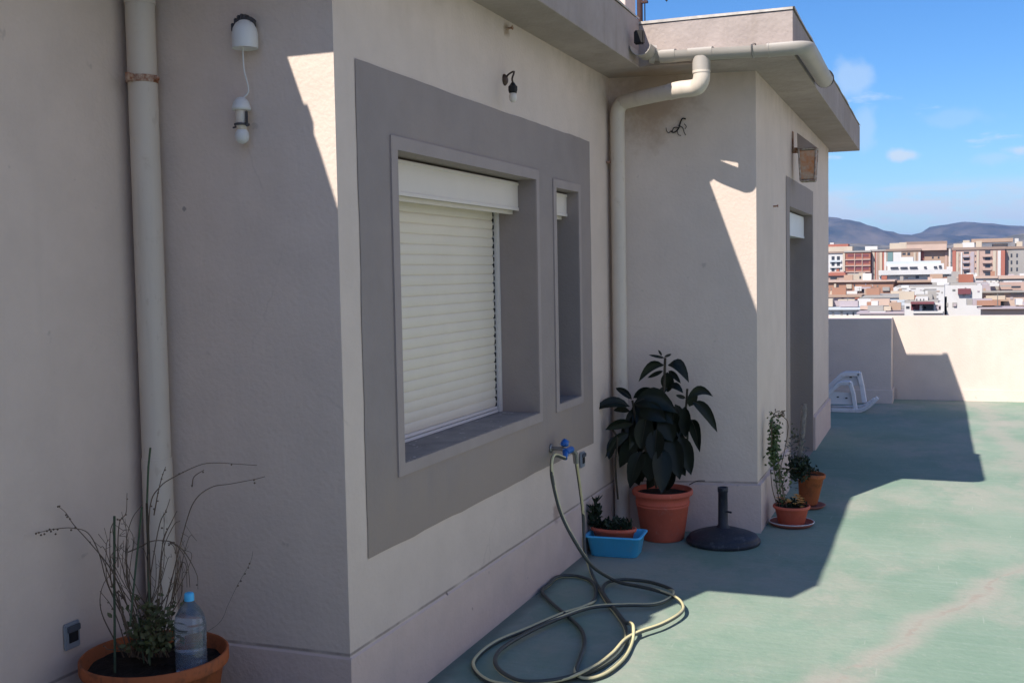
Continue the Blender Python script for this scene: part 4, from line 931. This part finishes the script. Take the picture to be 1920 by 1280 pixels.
for _ in range(20):
    x0, x1, y1 = rnd.uniform(640, 860), rnd.uniform(520, 960), rnd.uniform(430, 820)
    P = catmull([v3(x0, 1150, rnd.uniform(-.04, .05)), v3(x0*.6+x1*.4+rnd.uniform(-20, 20), 950, rnd.uniform(-.04, .05)), v3(x0*.2+x1*.8+rnd.uniform(-25, 25), (950+y1)/2), v3(x1, y1), v3(x1+rnd.uniform(-50, 60), y1+rnd.uniform(-70, 20))], 5)
    tw.tube(P, [max(.0009, .0019*(1-.6*k/len(P))) for k in range(len(P))], 5)
    for q in range(3):
        k = rnd.randrange(len(P)//2, len(P)); tw.tube([P[k], P[k]+Vector((rnd.uniform(-.03, .03), rnd.uniform(-.03, .03), rnd.uniform(.0, .05)))], .0008, 4)
bd_ = tw
def bud(x, y, r=.005):
    p = v3(x, y, rnd.uniform(-.01, .01)); bd_.lathe((p.x, p.y, p.z), [(.0003, -r), (r*.8, -r*.4), (r, 0), (r*.7, r*.6), (.0003, r)], 7)
for (x, y) in [(180, 533), (195, 528), (205, 540), (222, 535), (235, 520), (248, 512), (255, 522), (268, 512), (278, 535), (288, 512), (330, 440), (336, 450), (350, 460), (356, 515), (375, 505), (290, 398), (588, 462), (598, 465), (1270, 265), (1273, 280), (810, 505), (835, 510), (808, 260), (825, 215), (790, 330), (960, 293), (830, 425), (770, 410), (1248, 682), (1242, 703), (1225, 733), (1205, 770), (1190, 793), (855, 580), (870, 578), (845, 590)]: bud(x, y, .0036)
for _ in range(46):
    pts = rnd.choice(TW[:-2]); i = rnd.randrange(len(pts)-1); t = rnd.random(); x = pts[i][0]+(pts[i+1][0]-pts[i][0])*t; y = pts[i][1]+(pts[i+1][1]-pts[i][1])*t
    bud(x+rnd.uniform(-8, 8), y+rnd.uniform(-8, 8), .003)
bd_.build('twigs', m_twig, dpn)
gl = MB()
for _ in range(520):
    a = rnd.gauss(0, 1); x = 770+a*62; y = 1120-abs(rnd.gauss(0, 1))*115; 
    if y < 830: continue
    p = v3(x, y, rnd.gauss(0, .05)); d = Vector((rnd.uniform(-1, 1), rnd.uniform(-1, 1), rnd.uniform(-.5, 1))).normalized()*.024
    leaf(gl, p, p+d, .012, (rnd.uniform(-1, 1)-.5, rnd.uniform(-1, 1)-.5, .7), 0, .2, n=3)
gl.build('foliage', m_leaf, dpn)

# water bottle in the pot
bp_ = at(358, 1210, DD-.05); bz = on(358, 1240, 0, bp_.x).z
k_ = (Vector((bp_.x, bp_.y, .3))-CAM).dot(FW)/F_PX
zb_ = DH-.048; ztop = at(363, 1107, k_*F_PX).z
bt = root('water_bottle', (bp_.x, bp_.y, zb_), 'large clear plastic water bottle with blue cap standing in the foreground pot', 'bottle')
R0 = 29.5*k_; Hb = ztop-zb_
prof = [(.001, .002), (R0*.85, .0), (R0*.97, .008)]
for k in range(13):
    z = .02+Hb*.50*k/13; prof += [(R0, z), (R0*.955, z+Hb*.50/26)]
prof += [(R0, Hb*.56), (R0*.99, Hb*.62), (R0*.88, Hb*.72), (R0*.62, Hb*.81), (R0*.36, Hb*.875), (R0*.26, Hb*.91), (R0*.26, Hb*.95)]
b = MB(); b.lathe((bp_.x, bp_.y, zb_), prof, 32); b.build('body', m_bottle, bt)
b = MB(); b.lathe((bp_.x, bp_.y, zb_), [(.001, .006), (R0*.8, .006), (R0*.9, Hb*.04), (R0*.9, Hb*.27), (.001, Hb*.27)], 28); b.build('water', m_water, bt)
b = MB(); b.lathe((bp_.x, bp_.y, zb_), [(R0*.30, Hb*.90), (R0*.31, Hb*.905), (R0*.31, Hb*.915), (R0*.29, Hb*.917), (R0*.31, Hb*.93), (R0*.30, Hb*.985), (R0*.24, Hb), (.001, Hb)], 20); b.build('cap', m_blue, bt)

# ------------------------------------------------------------------ folded resin loungers at the far pier
def ribbon(b, pts, w, dx=.035):
    P = [Vector(p) for p in pts]
    for i in range(len(P)-1):
        d = (P[i+1]-P[i]).normalized(); n = Vector((0, -d.z, d.y)).normalized()*w/2; e = Vector((dx/2, 0, 0)); ex = d*w*.18
        a, c = P[i]-ex, P[i+1]+ex
        q = [a-n-e, a+n-e, c+n-e, c-n-e, a-n+e, a+n+e, c+n+e, c-n+e]; k = len(b.v); b.v += q
        for f_ in ((0,1,2,3),(7,6,5,4),(0,4,5,1),(1,5,6,2),(2,6,7,3),(3,7,4,0)): b.f.append(tuple(k+j for j in f_)); b.sm.append(False)
def lounger(x, arch, rail, panel, label, wd=.036):
    r_ = root('folded_lounger', (x, -.9, 0), label, 'sun lounger', 'folded white loungers')
    b = MB(); ribbon(b, [on(a, c, 0, x) for a, c in arch], wd*1.35, .10); b.build('frame', m_loung, r_, .006)
    b = MB(); P = catmull([on(a, c, 0, x-.03) for a, c in rail], 3)
    for p in P: p.z = max(p.z, .018)
    ribbon(b, P, .036, .08); b.build('leg_rail', m_loung, r_, .004)
    b = MB(); P = [on(a, c, 0, x+.01) for a, c in panel]; e = Vector((.02, 0, 0))
    b.face(P); b.face([p+e for p in reversed(P)])
    for i in range(4): b.face([P[i], P[(i+1)%4], P[(i+1)%4]+e, P[i]+e])
    b.build('panel', m_loung, r_)
    for (a, c) in ((1571, 744), (1587, 746)) if x < 9.6 else ((1595, 707),):
        b = MB(); p = on(a, c, 0, x+.005); b.box((p.x-.004, p.y-.012, p.z-.006), (p.x+.004, p.y+.012, p.z+.006)); b.build('slot', m_dark, r_)
lounger(9.75, [(1515, 745), (1553, 727), (1578, 703), (1586, 700), (1611, 700), (1616, 722), (1621, 752)], [(1500, 764), (1560, 764), (1610, 763), (1625, 758), (1640, 748)], [(1575, 706), (1608, 706), (1612, 722), (1560, 722)], 'taller folded white lounger leaning behind the other beside the pier')
lounger(9.5, [(1515, 757), (1553, 737), (1574, 719), (1582, 717), (1594, 717), (1600, 738), (1604, 766)], [(1500, 768), (1560, 768), (1605, 770), (1617, 768), (1632, 759), (1645, 746)], [(1554, 734), (1594, 736), (1598, 758), (1553, 757)], 'lower folded white lounger lying in front beside the pier', .03)

# ------------------------------------------------------------------ the city below
CM = {}
def cm(name, col, var=.12):
    if name not in CM: CM[name] = mat('city_'+name, col, 0.85, var, .15, spec=.15)
    return CM[name]
cm('white', (.60, .585, .57)); cm('cream', (.52, .44, .35)); cm('brick', (.33, .13, .09)); cm('red', (.40, .15, .11)); cm('tan', (.40, .285, .215)); cm('clay', (.36, .20, .14)); cm('pink', (.46, .33, .28)); cm('grey', (.34, .32, .30))
cm('dgrey', (.20, .20, .19)); cm('pale', (.52, .56, .60)); cm('wine', (.19, .07, .08)); cm('peach', (.52, .39, .32)); cm('roofbrown', (.30, .22, .18)); cm('mauve', (.42, .36, .38)); cm('teal', (.16, .25, .25))
rwin = random.Random(9)
m_win = mat('city_window', (.05, .055, .07), .3, .3, .3, spec=.5)
m_shade = mat('city_opening', (.07, .055, .07), .9)
GRD = -24
def city(kind, label, x0, x1, y0, D, depth, wallm, roofm=None, roofh=.5, parts=(), wins=(), zb=None, group=None, cat='building'):
    """a building whose front stands at distance D; x0, x1, y0: its front edges and roof line as measured; windows = (px, py, w_px, h_px)"""
    a, c = on(x0, y0, 0, D), on(x1, y0, 0, D); z1 = (a.z+c.z)/2; zb = GRD if zb is None else zb
    r_ = root(kind, (D, (a.y+c.y)/2, zb), label, cat, group)
    MB().box((D, c.y, zb), (D+depth, a.y, z1)).build('wall', CM[wallm], r_)
    if roofm: MB().box((D-.5, c.y-.3, z1+.002), (D+depth+.3, a.y+.3, z1+roofh)).build('roof', CM[roofm], r_)
    else: MB().box((D+.5, c.y+.5, z1+.002), (D+depth-.5, a.y-.5, z1+.25)).build('roof', CM['grey'], r_)
    for ip, (nm, px0, px1, py0, py1, mt, pr) in enumerate(parts):     # boxes standing proud of the front by pr metres (or set on the roof when pr < 0)
        p, q = on(px0, py0, 0, D), on(px1, py1, 0, D)
        if pr >= 0: MB().box((D-pr-.012*ip, q.y, q.z), (D-.02, p.y, p.z)).build(nm, CM[mt], r_)
        else: MB().box((D+.31+.09*ip, q.y, max(q.z, z1)+.012), (D-pr, p.y, p.z)).build(nm, CM[mt], r_)
    if D < 300 and not zb > -23:
        rc_ = random.Random(int(x0*7+D)); wid = a.y-c.y
        for k in range(5 if D < 160 else 3):
            yy = c.y+wid*rc_.uniform(.06, .88); xx = D+depth*rc_.uniform(.15, .8); ww = rc_.uniform(.5, 2.4); hh = rc_.uniform(.4, 1.5)*(.6 if D < 160 else 1)
            MB().box((xx, yy, z1+.26), (xx+1.5, yy+ww, z1+.26+hh)).build(rc_.choice(['roof_hut', 'water_tank', 'chimney']), CM[rc_.choice(['white', 'cream', 'grey', 'peach', 'tan', 'clay', 'brick', 'white', 'mauve'])], r_)
            if k == 1: MB().tube([(xx-.5, yy-.4, z1+.2), (xx-.5, yy-.4, z1+1.3)], .03, 4).box((xx-.52, yy-.7, z1+1.1), (xx-.48, yy-.1, z1+1.14)).build('aerial', CM['dgrey'], r_)
    if depth >= 8 and D < 300: wins = list(wins)+[(rwin.uniform(x0+3, x1-3), y0+rwin.uniform(4, 16 if D > 160 else 22), rwin.choice([2, 2.5, 3.5, 5]), rwin.choice([2, 3, 4]), rwin.choice(['grey', 'mauve', 'dgrey', 'tan'])) for _ in range(int((x1-x0)/11))]
    mesh = {}
    for wdw in wins:
        px, py, ww, hh = wdw[:4]; m_ = m_win if len(wdw) < 5 else (m_shade if wdw[4] == 'o' else CM[wdw[4]])
        p = on(px, py, 0, D); k = (p-CAM).dot(FW)/F_PX; key = (ww, hh, m_.name)
        if key in mesh:
            o = bpy.data.objects.new('window', mesh[key]); COL.objects.link(o); o.parent = r_
        else:
            b = MB(); b.box((-.06, -ww*k/2, -hh*k/2), (-.03, ww*k/2, hh*k/2))
            me = bpy.data.meshes.new('window'); me.from_pydata([tuple(v) for v in b.v], [], b.f); me.materials.append(m_); mesh[key] = me
            o = bpy.data.objects.new('window', me); COL.objects.link(o); o.parent = r_
        o.location = Vector((D-.12 if len(wdw) > 5 else D, p.y, p.z))-r_.location
    return r_
G = 'far apartment blocks'
# --- far slabs, about 520 m away
ws = [(px, py, 5.5, 7) for px in (1562, 1572) for py in (484, 495, 506)]
city('apartment_block', 'far white fronted block with red roof terrace at the left end of the skyline', 1545, 1583.5, 475, 520, 14, 'white', 'roofbrown', .8,
     [('penthouse_floor', 1546, 1598, 463, 474, 'cream', -8), ('roof_terrace', 1546, 1590, 458.5, 463, 'red', -10), ('balcony', 1556, 1578, 488, 491, 'pale', .8), ('balcony', 1556, 1578, 499, 502, 'white', .8), ('balcony', 1552, 1578, 511, 514, 'white', .8), ('water_tank', 1556, 1563, 455, 458.5, 'white', -5)], ws, group=G)
ws = [(px, py, 11, 5, 'wine') for px in (1595, 1609, 1623) for py in (479, 491, 503, 514)]
city('apartment_block', 'far brick red block with pale floor lines and recessed balconies', 1584, 1632, 473, 518, 16, 'brick', 'grey', .7,
     [('pillar', 1580.5, 1584.5, 475, 525, 'cream', .6)]+[('floor_band', 1585, 1632, y, y+1.2, 'pink', .5) for y in (486, 497.5, 509)]+[('pillar', x, x+1.3, 475, 512, 'pink', .55) for x in (1602, 1616)], ws, group=G)
city('apartment_block', 'far block with alternating cream and red vertical strips', 1632.5, 1662, 471, 522, 16, 'red', 'grey', .8,
     [('pillar', 1635, 1640, 473, 526, 'cream', .5), ('pillar', 1642.5, 1645.5, 473, 526, 'pink', .5), ('pillar', 1649, 1654, 473, 526, 'cream', .5), ('pillar', 1658, 1662, 473, 526, 'white', .5), ('stair_tower', 1622, 1645, 462, 470, 'white', -8), ('pillar', 1646, 1648.5, 473, 526, 'tan', .45)], [(1645.5, y, 1.6, 2.5) for y in (480, 492, 504, 515)], group=G)
city('apartment_block', 'far tan and green fronted block topped by cream stair towers', 1662.5, 1726, 470.5, 520, 18, 'tan', 'roofbrown', 1.0,
     [('stair_tower', 1668, 1699, 456, 470, 'cream', -9), ('stair_tower', 1686, 1700, 454.5, 470, 'cream', -6), ('stair_tower', 1700, 1775, 459, 470, 'peach', -8), ('top_roof', 1698, 1776, 453.5, 459, 'roofbrown', -12), ('pillar', 1664, 1674, 473, 490, 'teal', .3), ('pillar', 1675, 1690, 473, 490, 'white', .4), ('pillar', 1713, 1717, 473, 500, 'cream', .5), ('pillar', 1722, 1726, 473, 500, 'white', .5)],
     [(1668, 477, 5, 3.5), (1679, 476, 4, 3), (1695, 476, 6, 4), (1704, 476, 5, 5), (1696, 484, 6, 3), (1705, 484, 5, 3)], group=G)
city('apartment_block', 'far tan rendered block with small paired windows behind the white villa', 1726.5, 1779, 470, 523, 18, 'tan', 'roofbrown', 1.0,
     [('pillar', 1727, 1732, 472, 498, 'red', .4), ('pillar', 1779, 1782, 467, 512, 'white', .6), ('pillar', 1772, 1776, 472, 512, 'pink', .3)], [(x, y, 3, 4) for x in (1749, 1760) for y in (483, 493)]+[(1781, 493, 5, 2), (1784, 504, 6, 2)], group=G)
ws = [(x, y, 9, 4) for x in (1812,) for y in (474, 486, 497.5, 511)]+[(1820.5, y, 3, 8, 'mauve') for y in (478, 490, 502)]+[(x, y, 2.2, 3.5) for x in (1829,) for y in (480, 491, 503)]+[(1852, y, 9, 6) for y in (473, 485, 499, 514)]+[(1799, y, 3, 4, 'tan') for y in (478, 490, 503, 515)]
city('apartment_block', 'far large block with red end strips, white pillars and dark balconies', 1786, 1884, 468, 508, 20, 'pink', 'roofbrown', 1.1,
     [('end_strip', 1786, 1792, 470, 524, 'red', .35), ('pillar', 1793, 1797, 473, 526, 'cream', .5), ('pillar', 1801.5, 1804, 473, 526, 'white', .5), ('pillar', 1821, 1826, 472, 526, 'mauve', .3), ('pillar', 1831.5, 1835, 470, 526, 'cream', .5), ('pillar', 1862, 1867, 470, 526, 'cream', .5), ('pillar', 1871, 1876, 470, 526, 'white', .5), ('end_strip', 1876.5, 1884, 470, 526, 'red', .35)]
     + [('balcony', 1805, 1817, y, y+3, 'mauve', 1.1) for y in (479, 490, 502)]+[('balcony', 1842, 1859, y, y+2.4, 'pink', 1.1) for y in (479, 491, 504)]
     + [('stair_tower', 1788, 1805, 457, 466, 'cream', -8), ('stair_tower', 1804, 1827, 455, 466, 'white', -9), ('stair_tower', 1806, 1818, 450.5, 466, 'cream', -7), ('stair_tower', 1830, 1841, 452, 466, 'cream', -6), ('top_roof', 1822, 1900, 448, 453, 'tan', -14)], ws, group=G)
city('apartment_block', 'far grey rendered block with narrow windows at the right edge of the skyline', 1884.5, 1990, 466, 512, 20, 'grey', 'roofbrown', 1.1,
     [('pillar', 1886, 1889, 470, 526, 'pink', .3), ('stair_tower', 1862, 1890, 457, 465, 'cream', -8), ('stair_tower', 1906, 1917, 453, 465, 'cream', -8), ('water_tank', 1903, 1910, 447, 456, 'white', -4), ('stair_tower', 1925, 1960, 455, 465, 'cream', -8)], [(x, y, 3, 7) for x in (1896.5, 1907, 1932, 1950) for y in (479, 492, 505)], group=G)
# filler roofs between the far slabs and the villa
rnd = random.Random(3)
# --- white villa, about 350 m
city('white_villa', 'wide white modern villa with ribbon windows and long terrace slab', 1648, 1782, 516.5, 350, 16, 'white', None, .4,
     [('terrace_wall', 1648, 1784, 507, 513.5, 'white', 2.5), ('upper_floor', 1664, 1770, 495.5, 516, 'white', -9), ('upper_roof', 1662, 1764, 490.5, 497, 'pale', -12), ('roof_room', 1688, 1712, 482, 492, 'white', -9), ('wing', 1775, 1786, 500, 515, 'white', -4)],
     [(1677, 502.5, 14, 4, 'w', 1)[:4], (1695, 502.5, 13, 4), (1713, 502, 14, 4), (1735, 501.5, 5, 4), (1754, 501, 6, 4), (1763, 500, 5, 5), (1662, 520, 8, 3, 'mauve'), (1720, 519.5, 6, 5), (1744, 519, 10, 3, 'mauve'), (1776, 518.5, 14, 3), (1700, 521, 5, 2, 'tan')])
# --- strip of low buildings at about 300 m
city('low_building', 'small cream house with two dark windows left of the villa', 1584, 1622, 514.5, 300, 10, 'cream', None, .3, [('chimney', 1610, 1622, 511.5, 516, 'cream', -3)], [(1596, 521.5, 4, 4), (1613, 520, 3, 5)])
city('low_building', 'low pink house at the left edge beneath the far blocks', 1540, 1583, 517, 296, 10, 'pink', 'red', .8, [('upper_floor', 1556, 1582, 509, 517, 'pink', -7)], [(1563, 521.5, 12, 4)])
city('low_building', 'long low building with pale roof edge right of the villa', 1783, 1874, 522, 290, 14, 'white', 'peach', .5, [('roof_room', 1808, 1832, 517, 523, 'white', -5)], [(1800, 529, 20, 2, 'mauve'), (1840, 529, 20, 2, 'mauve')])
city('low_building', 'long low grey building at the right with pinkish roof edge', 1875, 1990, 522, 285, 14, 'grey', 'peach', .7, [('roof_room', 1912, 1960, 513, 523, 'white', -6)], [(1900, 530, 14, 3, 'mauve')])
# --- brick and white buildings at about 210 m
city('brick_house', 'tan brick apartment house with small white framed windows below the far blocks', 1545, 1675, 528.5, 215, 14, 'clay', 'peach', .25,
     [('window_bay', 1587, 1597, 533, 541, 'cream', .3), ('balcony', 1603, 1616, 537, 545, 'white', 1.0), ('window_bay', 1564, 1568, 532, 540, 'cream', .3), ('pillar', 1559, 1563, 545, 562, 'peach', .3), ('window_bay', 1655, 1668, 538, 545, 'grey', .3), ('canopy', 1616, 1633, 538, 541, 'mauve', 1.0)],
     [(1592, 538, 3, 4, 'o', 1), (1571, 536, 3, 4), (1625, 546, 15, 6), (1661, 542, 4, 4, 'o', 1), (1602, 535, 2, 5)])
city('brick_house', 'low brown roofed house joined to the right end of the tan brick house', 1675.5, 1800, 529, 222, 16, 'clay', 'tan', .3, [], [(x, 534, 4, 2.4) for x in range(1690, 1796, 13)])
city('white_house', 'cluster of white houses with grey rooftops below the brown roof', 1675, 1800, 538.5, 196, 12, 'white', None, .3,
     [('roof_room', 1690, 1704, 535.5, 541, 'white', -4), ('roof_room', 1800, 1812, 526, 541, 'white', -4)], [(1695, 541, 9, 2, 'grey'), (1712, 541, 9, 2, 'grey'), (1745, 542, 20, 2, 'grey'), (1707, 546, 5, 3, 'mauve'), (1758, 546, 7, 2, 'tan'), (1780, 548, 8, 2, 'pale'), (1750, 554, 5, 4, 'grey'), (1757, 552, 4, 3, 'grey'), (1733, 555, 3, 6, 'grey')])
city('low_building', 'jumble of small pink and grey roofs at the left edge above the parapet pier', 1540, 1612, 557, 175, 12, 'mauve', 'tan', .3,
     [('roof_room', 1583, 1590, 555, 564, 'white', -3), ('roof_room', 1603, 1611, 556, 561, 'brick', .4), ('roof_room', 1545, 1559, 559, 569, 'white', .6), ('canopy', 1565, 1600, 568, 571, 'pink', .8)], [(1580, 560.5, 4, 4), (1570, 575, 12, 3, 'grey'), (1595, 573, 8, 3, 'tan')])
# --- nearer row
city('white_house', 'long pale bluish white warehouse wall', 1612.5, 1702, 558, 150, 14, 'pale', None, .2, [('roof_edge', 1612, 1702, 556.8, 558, 'grey', .2)], [(1620, 575.5, 7, 6, 'grey'), (1658, 575.5, 8, 6, 'grey')])
city('low_building', 'low grey wall below the pale bluish warehouse', 1610, 1700, 579, 138, 8, 'mauve', 'grey', .15, [], [(1640, 583, 10, 3, 'pink'), (1655, 586, 3, 6, 'white'), (1640, 582, 8, 1.5, 'tan')])
city('white_house', 'white house with green grey doors just above the parapet pier', 1540, 1612, 580.5, 122, 8, 'white', 'pale', .2, [], [(1562, 590, 4, 10, 'grey'), (1578, 588, 4, 10, 'grey'), (1589, 590, 3, 6), (1600, 588, 2.5, 5)])
city('white_house', 'small white houses at the parapet behind the pier', 1612.5, 1697, 588, 116, 8, 'white', 'mauve', .15, [('roof_room', 1630, 1660, 584, 588, 'white', -3)], [(1622, 587.5, 3, 2)])
city('white_house', 'white house with burgundy awnings over its terrace openings', 1696, 1770, 568, 112, 9, 'white', None, .2,
     [('awning', 1708, 1752, 565.5, 569, 'wine', 1.2), ('roof_room', 1697, 1712, 564, 569, 'grey', -3), ('pillar', 1724.5, 1729, 572, 583, 'white', .5), ('roof_room', 1716, 1740, 558, 566, 'white', -4), ('balustrade', 1712, 1768, 583, 586.5, 'white', .5), ('pillar', 1752, 1754, 570, 583, 'white', .5)],
     [(1702, 576, 6, 4), (1716, 576, 15, 10, 'wine'), (1740, 576, 18, 10), (1759, 576, 9, 9, 'mauve'), (1762, 577, 3, 6), (1719, 562, 2, 4), (1726, 562, 2, 4), (1732, 562, 2, 4)])
city('white_block', 'tall plain white block with one square window behind the right parapet', 1772, 1841.5, 535, 118, 12, 'white', None, .2,
     [('side_wing', 1771, 1775, 556, 592, 'pale', .02), ('roof_hut', 1796, 1820, 541, 551, 'wine', .4)], [(1790, 571, 8, 8, 'grey'), (1790.5, 571.5, 5, 5, 'mauve', 1), (1776, 571, 3, 7, 'grey')])
city('low_building', 'cream house with dark recessed shop front behind the right parapet', 1842, 1990, 548, 128, 12, 'peach', 'grey', .2,
     [('upper_wall', 1842, 1866, 533, 547, 'mauve', -5), ('upper_wall', 1875, 1980, 530, 546, 'pink', -5), ('balcony', 1855, 1873, 531, 536, 'white', .6), ('fascia', 1848, 1884, 554, 562, 'cream', .8), ('canopy', 1845, 1890, 561, 564, 'tan', 1.2)],
     [(1862, 570, 36, 10), (1869, 551, 24, 3, 'grey'), (1885, 536, 20, 3, 'grey'), (1905, 538, 16, 4), (1906, 550, 20, 4, 'grey'), (1846, 543, 4, 5, 'tan')])
city('low_wall', 'peach rendered wall just beyond the right end of the parapet', 1841, 1990, 578.5, 100, 3, 'peach', 'mauve', .12, [], [], cat='wall')

# ------------------------------------------------------------------ haze
hm = bpy.data.materials.new('haze'); hm.use_nodes = True; nt = hm.node_tree; N = nt.nodes
for n in list(N): N.remove(n)
o_ = N.new('ShaderNodeOutputMaterial'); v_ = N.new('ShaderNodeVolumePrincipled')
v_.inputs['Color'].default_value = (.26, .50, 1.0, 1); v_.inputs['Density'].default_value = 6e-5; v_.inputs['Anisotropy'].default_value = 0.2
nt.links.new(v_.outputs[0], o_.inputs['Volume'])
b = MB(); b.box((-15100, -15100, -60), (15100, 15100, 380)); hz = b.build('haze', hm); tag(hz, kind='stuff')
print('objects', len(bpy.data.objects))
